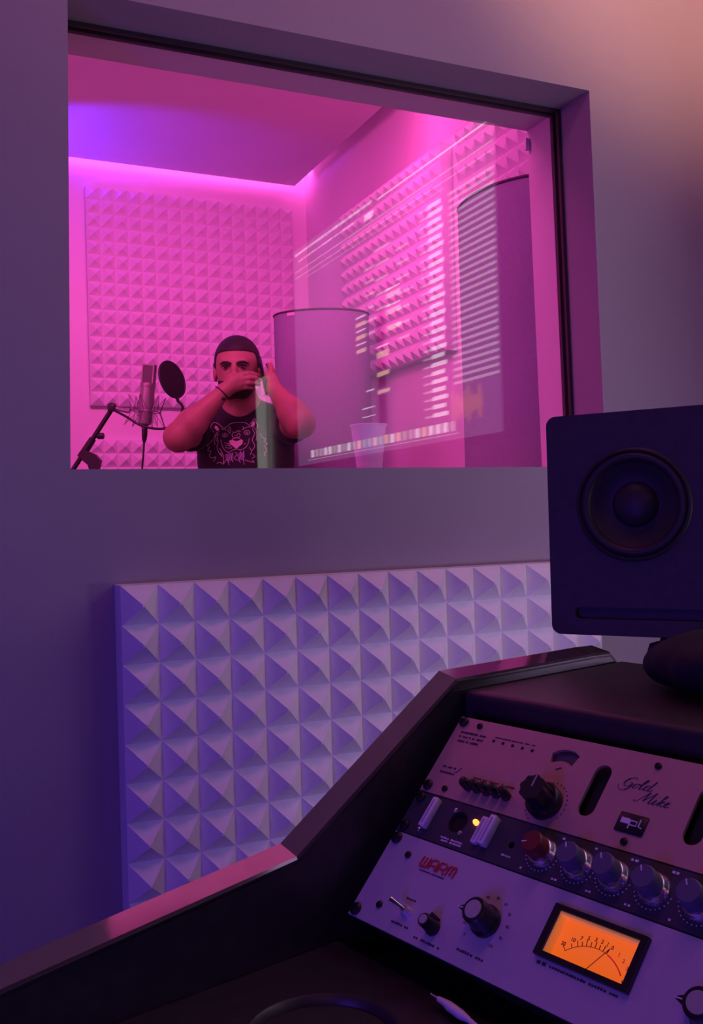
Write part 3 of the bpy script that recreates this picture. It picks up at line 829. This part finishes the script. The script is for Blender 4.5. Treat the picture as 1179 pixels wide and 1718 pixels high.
def head(p):
    x = p - HC
    d_ = sd_ell(x, (0, .018, .030), (.0735, .094, .083))
    d_ = smin(d_, sd_ell(x, (0, -.018, -.020), (.066, .074, .082)), .03)
    d_ = smin(d_, sd_ell(x, (0, -.040, -.072), (.050, .048, .040)), .03)
    d_ = smin(d_, sd_cone(x, (-.034, -.074, .012), (.034, -.074, .012), .014, .014), .015)
    d_ = smax(d_, -sd_ell(x, (-.029, -.098, -.006), (.017, .014, .011)), .012)
    d_ = smax(d_, -sd_ell(x, (.029, -.098, -.006), (.017, .014, .011)), .012)
    d_ = smin(d_, sd_cone(x, (0, -.086, -.002), (0, -.108, -.038), .007, .012), .012)
    d_ = smin(d_, sd_cone(x, (-.016, -.088, -.072), (.016, -.088, -.072), .008, .008), .01)
    for s in (-1, 1):
        d_ = smin(d_, sd_ell(x, (s * .078, .014, -.012), (.009, .020, .031)), .006)
    return d_
NB = (.012, .045, 1.56)
SH1, EL1, WR1 = (-.128, .072, 1.545), (-.180, -.170, 1.493), (-.030, -.142, 1.645)
SH2, EL2, WR2 = (.150, .072, 1.548), (.228, -.165, 1.527), (.137, -.105, 1.656)
def torso(p):
    d_ = sd_ell(p, (.018, .062, 1.43), (.165, .112, .17))
    d_ = smin(d_, sd_ell(p, (.018, .055, 1.20), (.155, .115, .22)), .06)
    d_ = smin(d_, sd_ell(p, (.018, .06, .98), (.165, .120, .13)), .06)
    d_ = smin(d_, sd_cone(p, (.010, .055, 1.58), (-.115, .072, 1.545), .055, .058), .05)
    d_ = smin(d_, sd_cone(p, (.012, .055, 1.58), (.140, .072, 1.548), .055, .058), .05)
    return d_
def legs(p, e=0.0):
    d_ = None
    for s in (-1, 1):
        x = .018 + s * .085
        q = smin(sd_cone(p, (x, .06, .93), (x + s * .02, .045, .50), .086 + e, .058 + e), sd_cone(p, (x + s * .02, .045, .50), (x + s * .025, .075, .09), .058 + e, .042 + e), .03)
        d_ = q if d_ is None else smin(d_, q, .02)
    return d_
# hand over the face (photo's left arm): palm toward the face, fingers pointing right, thumb up
FING = [[(.030, -.137, 1.7000), (.052, -.136, 1.7040), (.070, -.122, 1.7045), (.082, -.103, 1.7030)],
        [(.034, -.141, 1.6850), (.060, -.139, 1.6885), (.078, -.124, 1.6885), (.090, -.102, 1.6870)],
        [(.032, -.140, 1.6700), (.057, -.138, 1.6725), (.075, -.124, 1.6725), (.086, -.104, 1.6710)],
        [(.024, -.136, 1.6560), (.044, -.135, 1.6580), (.059, -.126, 1.6580), (.070, -.111, 1.6570)]]
def hand1(p):
    d_ = sd_cone(p, WR1, (.006, -.139, 1.676), .0235, .022)
    d_ = smin(d_, sd_cone(p, (.000, -.138, 1.690), (.030, -.138, 1.698), .0165, .0105), .012)
    d_ = smin(d_, sd_cone(p, (.002, -.139, 1.675), (.034, -.140, 1.684), .018, .0108), .012)
    d_ = smin(d_, sd_cone(p, (.000, -.139, 1.662), (.032, -.139, 1.669), .017, .0105), .012)
    d_ = smin(d_, sd_cone(p, (-.006, -.138, 1.655), (.024, -.136, 1.657), .016, .0098), .012)
    f = None
    for j, fg in enumerate(FING):
        r = (.0086, .0089, .0084, .0074)[j]
        q = sd_cone(p, fg[0], fg[1], r * 1.08, r)
        q = smin(q, sd_cone(p, fg[1], fg[2], r, r * .94), .003)
        q = smin(q, sd_cone(p, fg[2], fg[3], r * .94, r * .82), .003)
        f = q if f is None else np.minimum(f, q)
    d_ = smin(d_, f, .005)
    t_ = sd_cone(p, (-.012, -.136, 1.668), (-.004, -.132, 1.694), .0145, .0115)
    t_ = smin(t_, sd_cone(p, (-.004, -.132, 1.694), (.010, -.122, 1.708), .0112, .0092), .004)
    return smin(d_, t_, .008)
FING2 = [[(.126, -.074, 1.702), (.123, -.060, 1.728), (.118, -.040, 1.746), (.110, -.022, 1.752)],
         [(.130, -.062, 1.704), (.127, -.046, 1.732), (.122, -.024, 1.750), (.112, -.006, 1.755)],
         [(.132, -.049, 1.701), (.129, -.031, 1.727), (.123, -.010, 1.744), (.112, .007, 1.748)],
         [(.132, -.037, 1.694), (.129, -.019, 1.714), (.122, .000, 1.728), (.112, .014, 1.732)]]
def hand2(p):
    d_ = sd_cone(p, WR2, (.130, -.074, 1.690), .0240, .020)
    for fg, q0 in zip(FING2, ((.134, -.090, 1.676), (.137, -.080, 1.673), (.139, -.070, 1.670), (.139, -.060, 1.666))):
        d_ = smin(d_, sd_cone(p, q0, fg[0], .0150, .0105), .010)
    f = None
    for j, fg in enumerate(FING2):
        r = (.0084, .0088, .0084, .0074)[j]
        q = smin(sd_cone(p, fg[0], fg[1], r * 1.08, r), sd_cone(p, fg[1], fg[2], r, r * .94), .003)
        q = smin(q, sd_cone(p, fg[2], fg[3], r * .94, r * .8), .003)
        f = q if f is None else np.minimum(f, q)
    d_ = smin(d_, f, .005)
    t_ = smin(sd_cone(p, (.130, -.096, 1.672), (.119, -.092, 1.694), .0130, .0108), sd_cone(p, (.119, -.092, 1.694), (.110, -.078, 1.712), .0105, .0088), .004)
    return smin(d_, t_, .008)
def arm(p, S, E_, W_):
    S, E_, W_ = np.array(S), np.array(E_), np.array(W_)
    d_ = sd_cone(p, S, E_, .056, .047)
    m_ = E_ + (W_ - E_) * .30
    d_ = smin(d_, sd_cone(p, E_, m_, .045, .0475), .022)
    d_ = smin(d_, sd_cone(p, m_, W_, .0475, .0255), .02)
    return d_
def body(p):
    d_ = smin(torso(p), sd_cone(p, (.008, .030, 1.66), NB, .056, .064), .04)
    d_ = smin(d_, head(p), .022)
    a_ = smin(arm(p, SH1, EL1, WR1), hand1(p), .012)
    b_ = smin(arm(p, SH2, EL2, WR2), hand2(p), .012)
    d_ = smin(d_, smin(a_, d_ + 1, .001), .004)
    d_ = smin(d_, b_, .004)
    l_ = legs(p, -.01)
    for s in (-1, 1):
        x = .018 + s * .11
        l_ = smin(l_, sd_cone(p, (x, .08, .06), (x + s * .01, -.06, .045), .035, .03), .02)
    return smin(d_, l_, .04)
man = thing('person', 'man in a black T-shirt covering his face with one hand, other hand at his ear', 'person', MMAN)
bod = sdf_mesh('body', body, (-.30, -.25, .0), (.34, .22, 1.87), .0040, 'skin', man)

def shirt(p):
    d_ = torso(p) - .009
    for S, E_ in ((SH1, EL1), (SH2, EL2)):
        S, E_ = np.array(S), np.array(E_); dr = (E_ - S) / np.linalg.norm(E_ - S)
        s_ = sd_cone(p, S - dr * .02, S + (E_ - S) * .72, .066, .063)
        s_ = np.maximum(s_, (p - (S + (E_ - S) * .62)) @ dr)
        d_ = smin(d_, s_, .025)
    d_ = d_ + .0016 * np.sin(p[:, 2] * 55 + p[:, 0] * 18) * np.clip((1.40 - p[:, 2]) * 6, 0, 1)
    d_ = smax(d_, -sd_cone(p, (.008, .025, 1.75), (.010, .018, 1.628), .072, .064), .004)
    return np.maximum(d_, .93 - p[:, 2])
shirt_o = sdf_mesh('t_shirt', shirt, (-.28, -.20, .90), (.33, .24, 1.68), .0045, 'shirt', man)
tag(shirt_o, 'black T-shirt with a line-drawn tiger head')
col_pts = []
sdf_mesh('trousers', lambda p: np.maximum(np.maximum(smin(legs(p, .010), sd_ell(p, (.018, .06, .98), (.172, .127, .14)), .04), p[:, 2] - 1.02), .07 - p[:, 2]), (-.25, -.15, .05), (.29, .25, 1.04), .007, 'trousers', man)
for s in (-1, 1):
    x = .018 + s * .11
    def shoe(p, x=x, s=s):
        d_ = smin(sd_cone(p, (x, .085, .055), (x + s * .012, -.085, .040), .045, .040), sd_cone(p, (x, .08, .06), (x, .08, .11), .045, .046), .02)
        return np.maximum(np.maximum(d_, .004 - p[:, 2]), p[:, 2] - .115)
    sdf_mesh('shoe', shoe, (x - .09, -.17, -.006), (x + .09, .16, .13), .006, 'shoe', man)
def hair(p):
    x = p - HC
    y_ = x[:, 1]
    ln = np.interp(y_, [-.12, -.030, -.022, -.012, .000, .010, .045, .07, .10], [.052, .050, .046, .004, -.004, .012, .004, -.040, -.060])
    up = x[:, 2] - ln
    d_ = head(p) - .0025 - .0050 * np.clip(up / .045, 0, 1) ** .6
    d_ = np.maximum(d_, -up * .7)
    for s in (-1, 1):
        d_ = np.maximum(d_, -sd_ell(x, (s * .080, .014, -.012), (.012, .024, .034)))
    return d_
sdf_mesh('hair', hair, (-.10, -.12, 1.66), (.11, .14, 1.87), .003, 'hair', bod)
def beard(p):
    x = p - HC
    d_ = head(p) - .0025
    d_ = np.maximum(d_, x[:, 2] + .056 - np.clip(np.abs(x[:, 0]) - .030, 0, 1) * .35)
    d_ = np.maximum(d_, x[:, 1] + .018)
    return np.maximum(d_, -.112 - x[:, 2])
sdf_mesh('beard', beard, (-.09, -.12, 1.61), (.10, .02, 1.76), .003, 'beard', bod)
for s in (-1, 1):
    e = MB().lathe([(.0115 * math.sin(math.pi * i / 10), -.0115 * math.cos(math.pi * i / 10)) for i in range(11)], 18, (0, 0, 0), False, False)
    e.xf(Matrix.Translation((HC[0] + s * .029, -.0800, HC[2] - .0065))).build('eye', 'eye_white', bod, 60)
    MB().lathe([(.0062, 0), (.0056, .0012), (.0, .0018)], 16, (0, 0, 0), True, False).xf(Matrix.Translation((HC[0] + s * .029, -.0905, HC[2] - .0065)) @ Matrix.Rotation(math.pi / 2, 4, 'X')).build('iris', 'eye_dark', bod, 60)
    MB().tube([(HC[0] + s * .012, -.0905, HC[2] - .0035), (HC[0] + s * .022, -.0945, HC[2] + .0005), (HC[0] + s * .034, -.0925, HC[2] + .0003), (HC[0] + s * .043, -.0835, HC[2] - .0045)], [.0016, .0026, .0026, .0014], 8).build('eyelid', 'beard', bod, 60)
    MB().tube([(HC[0] + s * .009, -.0960, HC[2] + .0030), (HC[0] + s * .022, -.0975, HC[2] + .0080), (HC[0] + s * .036, -.0925, HC[2] + .0095), (HC[0] + s * .050, -.0790, HC[2] + .0040)], [.0028, .0040, .0036, .0016], 8).build('eyebrow', 'hair', bod, 60)
# bracelet on the wrist
W1, E1 = Vector(WR1), Vector(EL1)
ax = (W1 - E1).normalized(); bc = W1 - ax * .006
s1 = ax.orthogonal().normalized(); s2 = ax.cross(s1)
br = thing('bracelet', 'thin black bracelet with a small bead on the wrist in front of the face', 'bracelet', MMAN)
MB().tube([bc + (s1 * math.cos(i * math.pi / 16) + s2 * math.sin(i * math.pi / 16)) * .0290 for i in range(32)], .0022, 6, True).build('cord', 'stand_black', br, 60)
MB().lathe([(.0065 * math.sin(math.pi * i / 8), -.0065 * math.cos(math.pi * i / 8)) for i in range(9)], 14, (-.026, -.168, 1.6175), False, False).build('bead', 'black_plastic', br, 60)
# phone at the ear
ph = thing('phone', 'small dark phone held against the ear', 'phone', MMAN @ Matrix.Translation((.0955, -.030, 1.712)) @ Matrix.Rotation(math.radians(-8), 4, 'Y') @ Matrix.Rotation(math.radians(28), 4, 'X'))
MB().rbox((-.0042, -.033, -.062), (.0042, .033, .062), .0035, 3).build('phone_body', 'black_plastic', ph, 40)
MB().box((-.0046, -.030, -.057), (-.0042, .030, .057)).build('phone_screen', 'smoke_glass', ph)

# tiger head drawn on the shirt front
K = 7.86
def chest(u_, v_):
    # crop units of the drawing -> shirt x, z
    px, pz = 330 + u_ / K, 680 + v_ / K
    return (-.131 + (px - 342) * .002052 , 1.553 - (pz - 712) * .00205)
def on_shirt(pts):
    P = np.array([(a, -.25, b) for a, b in pts], float)
    for _ in range(60):
        P[:, 1] += np.clip(shirt(P), -.05, .05) * .9
    P[:, 1] -= .0004
    return [tuple(q) for q in P]
def dense(poly, n=4):
    q = [Vector((a, b, 0)) for a, b in poly]; out = []
    for i in range(len(q) - 1):
        p0, p1, p2, p3 = q[max(i - 1, 0)], q[i], q[i + 1], q[min(i + 2, len(q) - 1)]
        for k in range(n):
            t_ = k / n
            v = .5 * ((2 * p1) + (p2 - p0) * t_ + (2 * p0 - 5 * p1 + 4 * p2 - p3) * t_ ** 2 + (3 * p1 - p0 - 3 * p2 + p3) * t_ ** 3)
            out.append((v.x, v.y))
    out.append(poly[-1])
    return out
TL = [
 [(290, 385), (255, 330), (262, 270), (290, 245), (340, 265), (390, 310), (405, 330)], [(770, 290), (800, 250), (825, 210), (850, 250), (872, 310), (860, 350)],
 [(405, 330), (460, 310), (500, 275), (560, 262), (640, 262), (700, 262), (745, 290), (775, 310)], [(390, 345), (440, 345), (480, 375), (500, 405), (515, 350), (495, 315), (485, 350), (500, 370)],
 [(395, 425), (420, 402), (450, 402), (472, 430), (445, 448), (412, 446), (395, 425)], [(690, 400), (710, 372), (745, 372), (768, 398), (745, 425), (710, 425), (690, 400)],
 [(422, 424), (434, 414), (444, 426), (432, 434), (422, 424)], [(716, 400), (730, 388), (742, 400), (730, 410), (716, 400)],
 [(670, 315), (692, 345), (665, 362), (700, 340), (760, 320), (820, 330), (850, 370)], [(530, 380), (570, 397), (605, 375), (645, 382)],
 [(535, 402), (533, 440), (560, 468), (600, 458), (625, 462), (640, 430), (620, 405), (598, 432), (568, 440)], [(530, 488), (560, 474), (620, 474), (650, 488)],
 [(380, 480), (390, 540), (420, 610), (460, 650), (500, 655), (540, 630), (585, 622)], [(760, 480), (750, 540), (720, 592), (680, 620), (640, 632), (600, 620)],
 [(435, 572), (480, 565), (530, 600), (490, 604), (440, 592)], [(430, 530), (470, 540), (505, 562)], [(690, 560), (715, 545)],
 [(355, 365), (310, 400), (285, 470), (297, 552)], [(350, 400), (328, 450), (342, 510), (325, 580), (345, 645), (400, 720)], [(330, 400), (305, 440), (320, 500)],
 [(265, 480), (225, 525), (190, 555), (222, 578), (190, 610), (238, 635), (215, 680), (246, 722), (305, 710), (290, 745), (270, 768)],
 [(850, 370), (862, 440), (850, 512)], [(800, 350), (832, 420), (800, 500), (832, 580), (800, 640)], [(905, 420), (932, 470), (975, 490), (958, 530), (995, 550), (962, 590), (986, 640), (955, 690), (970, 720)],
 [(360, 600), (412, 700), (418, 800), (460, 750), (490, 828)], [(460, 680), (482, 770), (470, 800)], [(540, 660), (522, 740), (545, 790)], [(570, 655), (592, 690), (560, 740), (602, 770)],
 [(640, 650), (652, 700), (620, 760), (640, 800)], [(690, 640), (678, 720), (690, 828)], [(320, 800), (360, 785), (410, 812), (408, 770)], [(700, 765), (760, 790), (820, 800), (790, 770)],
 [(800, 690), (832, 722), (795, 745)], [(760, 600), (790, 650), (770, 700)], [(370, 660), (395, 700)], [(500, 680), (498, 740)], [(610, 680), (600, 720)]]
b = MB()
for pl in TL:
    b.tube(on_shirt([chest(*q) for q in dense(pl)]), .0011, 5)
b.build('tiger_drawing', 'print_shirt', shirt_o, 60)
def fill(poly, name, m):
    cxy = (sum(p[0] for p in poly) / len(poly), sum(p[1] for p in poly) / len(poly))
    pts = on_shirt([chest(*q) for q in [cxy] + poly])
    n = len(poly)
    MB().add([(q[0], q[1] - .0004, q[2]) for q in pts] + [(q[0], q[1] + .003, q[2]) for q in pts], [(0, 1 + i, 1 + (i + 1) % n) for i in range(n)] + [(1 + i, 1 + (i + 1) % n, n + 2 + (i + 1) % n, n + 2 + i) for i in range(n)]).build(name, m, shirt_o)
fill([(490, 505), (540, 490), (575, 512), (620, 507), (660, 490), (680, 510), (665, 560), (620, 590), (590, 620), (550, 585), (505, 550)], 'tiger_nose', 'print_shirt_fill')
fill([(290, 315), (308, 285), (332, 305), (357, 345), (325, 362)], 'tiger_ear', 'print_shirt_fill')
fill([(780, 315), (800, 262), (825, 240), (836, 270), (825, 312)], 'tiger_ear', 'print_shirt_fill')
fill([(430, 690), (480, 670), (545, 668), (550, 730), (530, 775), (450, 770)], 'tiger_mane_tint', 'print_shirt_violet')
fill([(620, 670), (690, 660), (700, 720), (670, 770), (610, 765)], 'tiger_mane_tint', 'print_shirt_violet')

# ------------------------------------------------------------------ microphone, shock mount, stand, pop filter (same frame as the man)
mic = thing('studio_microphone', 'large studio microphone upright in its shock mount', 'microphone', MMAN)
A, B_ = Vector((-.338, .052, 1.560)), Vector((-.3155, .050, 1.774))
axm = (B_ - A).normalized()
sx = (Vector((1, 0, 0)) - axm * axm.x).normalized(); sy = axm.cross(sx)
MF = frame(A, sx, sy, axm); ML = (B_ - A).length
MB().lathe([(.012, -.012), (.013, .0), (.0225, .004), (.0245, .012), (.0255, .130), (.0255, .138)], 32).xf(MF).build('mic_body', 'mic_metal', mic, 40)
MB().lathe([(.0272, .136), (.0275, .138), (.0275, .147), (.0272, .149)], 32).xf(MF).build('mic_collar', 'mic_metal', mic, 40)
gr = MB()
gp = [(-.0245, -.010), (-.0180, -.021), (.0180, -.021), (.0245, -.010), (.0245, .010), (.0180, .021), (-.0180, .021), (-.0245, .010)]
gr.prism(gp, .148, .2120).xf(MF).build('mic_grille', 'mic_grille', mic)
MB().prism([(a * 1.06, c_ * 1.06) for a, c_ in gp], .2110, .2155).xf(MF).build('grille_cap', 'mic_metal', mic)
for sgn in (-1, 1):
    MB().box((sgn * .0195 - .0022, -.0228, .148), (sgn * .0195 + .0022, -.0195, .213)).xf(MF).build('grille_rib', 'mic_metal', mic)
sm_ = thing('shock_mount', 'spider shock mount of thin wires around the microphone', 'shock mount', MMAN)
cz = .052
MB().tube([(.0285 * math.cos(i * math.pi / 16), .0285 * math.sin(i * math.pi / 16), cz) for i in range(32)], .0016, 6, True).xf(MF).build('inner_ring', 'wire_grey', sm_, 60)
MB().tube([(.0510 * math.cos(i * math.pi / 16), .0510 * math.sin(i * math.pi / 16), cz - .004) for i in range(32)], .0018, 6, True).xf(MF).build('outer_ring', 'wire_grey', sm_, 60)
for i in range(6):
    a = math.radians(20 + i * 60); bq = math.radians(50 + i * 60)
    def pt(r, an, zz): return (r * math.cos(an), r * math.sin(an), cz + zz)
    MB().tube([pt(.051, a - .25, -.004), pt(.066, a, .052), pt(.051, a + .25, -.004)], .0015, 5).xf(MF).build('upper_prong', 'wire_grey', sm_, 60)
    MB().tube([pt(.051, a - .20, -.004), pt(.072, a, -.058), pt(.051, a + .20, -.004)], .0015, 5).xf(MF).build('lower_prong', 'wire_grey', sm_, 60)
    MB().tube([pt(.066, a, .052), pt(.030, a + .5, .004), pt(.072, a, -.058), pt(.030, a - .5, -.006), pt(.066, a, .052)], .0009, 4).xf(MF).build('elastic', 'wire_grey', sm_, 60)
MB().tube([(-.390, .055, 1.612), (-.420, .060, 1.617), (-.452, .068, 1.628)], [.010, .007, .007], 12).build('mount_arm', 'mic_metal', sm_, 50)
bs = thing('boom_stand', 'black boom microphone stand at the left end of the window', 'microphone stand', MMAN)
MB().tube([(-.456, .071, 1.628), (-.543, .072, 1.500), (-.640, .073, 1.357)], .0085, 14).build('boom_arm', 'stand_black', bs, 60)
MB().tube([(-.530, .072, 1.519), (-.5755, .0725, 1.452)], [.0125, .0145], 14).build('boom_sleeve', 'stand_black', bs, 60)
MB().lathe([(.014, -.014), (.016, -.010), (.016, .010), (.014, .014)], 20).xf(frame((-.458, .071, 1.630), (1, 0, 0), (0, 0, 1), (0, -1, 0))).build('tip_clamp', 'stand_black', bs, 40)
MB().tube([(-.528, .072, 1.520), (-.512, .070, 1.527)], .004, 8).build('knob_stem', 'stand_black', bs)
MB().lathe([(.009, -.012), (.0115, -.009), (.0115, .009), (.009, .012)], 16).xf(frame((-.501, .069, 1.5275), (0, 1, 0), (0, 0, 1), (1, 0, 0))).build('clamp_knob', 'stand_black', bs, 40)
MB().prism([(-.580, 1.468), (-.556, 1.478), (-.520, 1.462), (-.502, 1.440), (-.512, 1.405), (-.540, 1.395), (-.548, 1.425), (-.566, 1.440)], -.087, -.057).xf(Matrix(((1, 0, 0, 0), (0, 0, -1, 0), (0, 1, 0, 0), (0, 0, 0, 1)))).build('boom_clutch', 'stand_black', bs)
MB().cyl((-.524, .072, .30), (-.524, .072, 1.41), .0095, n=16).build('pole', 'stand_black', bs, 40)
MB().cyl((-.640, .073, 1.357), (-.668, .073, 1.316), .018, n=16).build('counterweight', 'stand_black', bs, 40)
MB().lathe([(.018, .26), (.020, .28), (.020, .34), (.016, .36)], 18, (-.524, .072, 0)).build('leg_hub', 'stand_black', bs, 40)
for i in range(3):
    a = math.radians(30 + 120 * i)
    MB().tube([(-.524, .072, .31), (-.524 + .33 * math.cos(a), .072 + .33 * math.sin(a), .010)], .008, 10).build('leg', 'stand_black', bs, 50)
pf = thing('pop_filter', 'black round pop filter on a curved gooseneck in front of the microphone', 'pop filter', MMAN)
PC = Vector((-.2235, -.020, 1.7090))
px_ = Vector((.36, -.93, -.06)).normalized()
pz_ = Vector((.24, 0, -.97)); pz_ = (pz_ - px_ * pz_.dot(px_)).normalized()
# disc seen obliquely: its normal points mostly sideways
nrm = Vector((.86, -.50, .20)).normalized()
upv = Vector((-.26, 0, .965)); upv = (upv - nrm * upv.dot(nrm)).normalized(); sdv = nrm.cross(upv)
PFM = frame(PC, sdv, upv, nrm)
MB().lathe([(.064, -.0018), (.064, .0018)], 48).xf(PFM).build('mesh_screen', 'pop_fabric', pf)
MB().tube([(.0655 * math.cos(i * math.pi / 24), .0655 * math.sin(i * math.pi / 24), 0) for i in range(48)], .0035, 8, True).xf(PFM).build('hoop', 'stand_black', pf, 60)
base = PC - upv * .0655
MB().cyl(base + upv * .004, base - upv * .016, .0065, .005, 12).build('hoop_socket', 'stand_black', pf, 40)
GN = [base - upv * .012, Vector((-.1905, -.016, 1.612)), Vector((-.203, -.014, 1.572)), Vector((-.226, -.010, 1.549)), Vector((-.262, -.004, 1.540)), Vector((-.305, .006, 1.544)), Vector((-.345, .004, 1.556)), Vector((-.395, .012, 1.588)), Vector((-.440, .048, 1.613)), Vector((-.455, .060, 1.621))]
gs = []
for i in range(len(GN) - 1):
    p0, p1, p2, p3 = GN[max(i - 1, 0)], GN[i], GN[i + 1], GN[min(i + 2, len(GN) - 1)]
    for k in range(6):
        t_ = k / 6
        gs.append(.5 * ((2 * p1) + (p2 - p0) * t_ + (2 * p0 - 5 * p1 + 4 * p2 - p3) * t_ ** 2 + (3 * p1 - p0 - 3 * p2 + p3) * t_ ** 3))
gs.append(GN[-1])
MB().tube(gs, .0046, 10).build('gooseneck', 'stand_black', pf, 60)
MB().rbox((-.470, .050, 1.612), (-.446, .068, 1.640), .004).build('clamp', 'stand_black', pf, 40)
mc = thing('microphone_cable', 'black cable and plug hanging from the bottom of the microphone', 'cable', MMAN)
MB().tube([(-.3392, .0521, 1.549), (-.3400, .052, 1.530), (-.3415, .052, 1.510), (-.3425, .052, 1.498)], [.0105, .0105, .0085, .0050], 16).build('plug', 'stand_black', mc, 50)
MB().tube([(-.3425, .052, 1.500), (-.346, .052, 1.46), (-.352, .053, 1.41), (-.362, .054, 1.25), (-.40, .056, .8), (-.45, .06, .30), (-.46, .05, .05), (-.43, .0, .006), (-.36, -.08, .006), (-.30, -.25, .006)], .0034, 8).build('cord', 'stand_black', mc, 60)

# ------------------------------------------------------------------ things behind the camera that the window glass mirrors
TX = 1.50
tvt = thing('wall_screen', 'large monitor showing audio software, mirrored in the window glass', 'monitor', frame((TX, 0, 0), (0, -1, 0), (0, 0, 1), (-1, 0, 0)))
# local x = -world y, y = height, z out of the screen
X0, X1, Y0, Y1 = .515, 2.06, 1.435, 2.345
holed_plate('bezel', [(X0 - .015, Y0 - .02), (X1 + .015, Y0 - .02), (X1 + .015, Y1 + .015), (X0 - .015, Y1 + .015)], [[(X0, Y0), (X1, Y0), (X1, Y1), (X0, Y1)]], -.02, .004, 'tv_bezel', tvt)
MB().box((X0 - .012, Y0 - .017, -.07), (X1 + .012, Y1 + .012, -.004)).build('housing', 'tv_bezel', tvt)
MB().box((X0, Y0, -.004), (X1, Y1, 0.0)).build('display', 'tv_screen', tvt)
rd = random.Random(3)
def bars(name, m, rects):
    b = MB()
    for x0, y0, x1, y1 in rects: b.box((x0, y0, .0001), (x1, y1, .001))
    return b.build(name, m, tvt)
# menu bar text at the top of the picture
L = []
x = 1.30
while x < 2.02:
    w = rd.uniform(.006, .02); L.append((x, 2.318, x + w, 2.328)); x += w + rd.uniform(.006, .014)
x = 1.45
while x < 2.0:
    w = rd.uniform(.006, .02); L.append((x, 2.288, x + w, 2.294)); x += w + rd.uniform(.01, .02)
L += [(.56, 2.312, 1.25, 2.317), (1.29, 2.268, 1.36, 2.290)]
bars('menu_text', 'tv_white', L)
bars('toolbar_lines', 'tv_grey', [(.53, 2.250, 2.04, 2.254), (.53, 2.225, 2.04, 2.228), (.80, 2.205, 1.9, 2.207)])
# column of bright rows, list rows and sparse track rows
L = []; G_ = []
y = 1.515
while y < 2.19:
    L.append((.815, y, .905, y + .013)); G_.append((.905, y + .002, .96, y + .008)); y += .0262
bars('row_column', 'tv_white', [(a + .012 * (i % 2), b_, c_, d_) for i, (a, b_, c_, d_) in enumerate(L)])
y = 1.60
while y < 2.19:
    G_.append((.530, y, .775, y + .0085)); y += .0205
bars('list_rows', 'tv_grey', G_)
L = []
for x0, x1, ya, yb, st_ in ((1.16, 1.30, 1.93, 2.14, .052), (1.02, 1.14, 1.80, 2.10, .050), (1.28, 1.38, 1.86, 2.12, .046)):
    y = ya
    while y < yb:
        L.append((x0 + rd.uniform(0, .03), y, x1 - rd.uniform(0, .03), y + .008)); y += st_
bars('track_rows', 'tv_grey', L)
bars('clip_blocks', 'tv_warm', [(1.375, 1.905, 1.455, 1.919), (1.375, 1.858, 1.455, 1.872), (1.375, 1.808, 1.455, 1.822), (1.105, 1.955, 1.205, 1.972), (1.105, 1.900, 1.205, 1.917), (1.105, 1.845, 1.205, 1.862), (1.20, 1.765, 1.29, 1.785), (1.20, 1.70, 1.29, 1.715), (1.20, 1.64, 1.29, 1.652)])
bars('clip_rows', 'tv_white', [(1.375, 1.935, 1.455, 1.941), (1.375, 1.886, 1.455, 1.891), (1.375, 1.838, 1.455, 1.843), (1.105, 1.984, 1.205, 1.989), (1.105, 1.928, 1.205, 1.933), (1.20, 1.80, 1.29, 1.806), (1.32, 1.66, 1.38, 1.665), (1.32, 1.60, 1.42, 1.604), (1.32, 1.57, 1.42, 1.573)])
bars('mixer_strip', 'tv_dark', [(1.225, 1.535, 1.285, 1.635), (1.225, 1.66, 1.285, 1.695), (1.225, 1.72, 1.285, 1.76), (1.225, 1.79, 1.285, 1.93)])
L = []
for i in range(34):
    xx = .620 + i * .0052; hh = .012 + .042 * abs(math.sin(i * .55) * math.cos(i * .21)) + rd.uniform(0, .012)
    L.append((xx, 1.535 - hh, xx + .0034, 1.535 + hh))
bars('waveform', 'tv_orange', L)
cols = ['tv_white', 'tv_grey', 'tv_warm', 'tv_green', 'tv_white', 'tv_grey']
for i in range(26):
    xx = .775 + i * .0445
    w = .030
    m_ = rd.choice(cols) if i not in (21, 22, 2) else 'tv_white'
    MB().rbox((xx, 1.462, .0001), (xx + w, 1.492, .0012), .0005, 1).build('dock_icon', m_, tvt)
bars('dock_line', 'tv_grey', [(.76, 1.452, 1.95, 1.4545)])

# pale curtain beyond the monitor, its daylight put in as emission, no window behind
cw = thing('curtain', 'pale green-grey curtain with painted-in daylight glow, mirrored over the man', 'curtain', frame((1.555, 0, 0), (0, -1, 0), (0, 0, 1), (-1, 0, 0)))
def drape(name, x0, x1, z0, z1, m, nf):
    n = 40; vs = []; fs = []
    for i in range(n + 1):
        x = x0 + (x1 - x0) * i / n; zz = .012 * math.sin(i / n * math.pi * 2 * nf)
        vs += [(x, z0, zz), (x, z1, zz), (x, z0, zz - .003), (x, z1, zz - .003)]
    for i in range(n):
        k = i * 4; q = k + 4
        fs += [(k, q, q + 1, k + 1), (k + 2, k + 3, q + 3, q + 2), (k + 1, q + 1, q + 3, k + 3), (k, k + 2, q + 2, q)]
    return MB().add(vs, fs).build(name, m, cw, 60)
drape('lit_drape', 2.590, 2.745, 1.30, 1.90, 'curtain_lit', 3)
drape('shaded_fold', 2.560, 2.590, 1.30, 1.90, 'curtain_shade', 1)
MB().cyl((2.50, 1.925, -.005), (2.78, 1.925, -.005), .008, n=12).build('curtain_rod', 'stand_black', cw, 40)
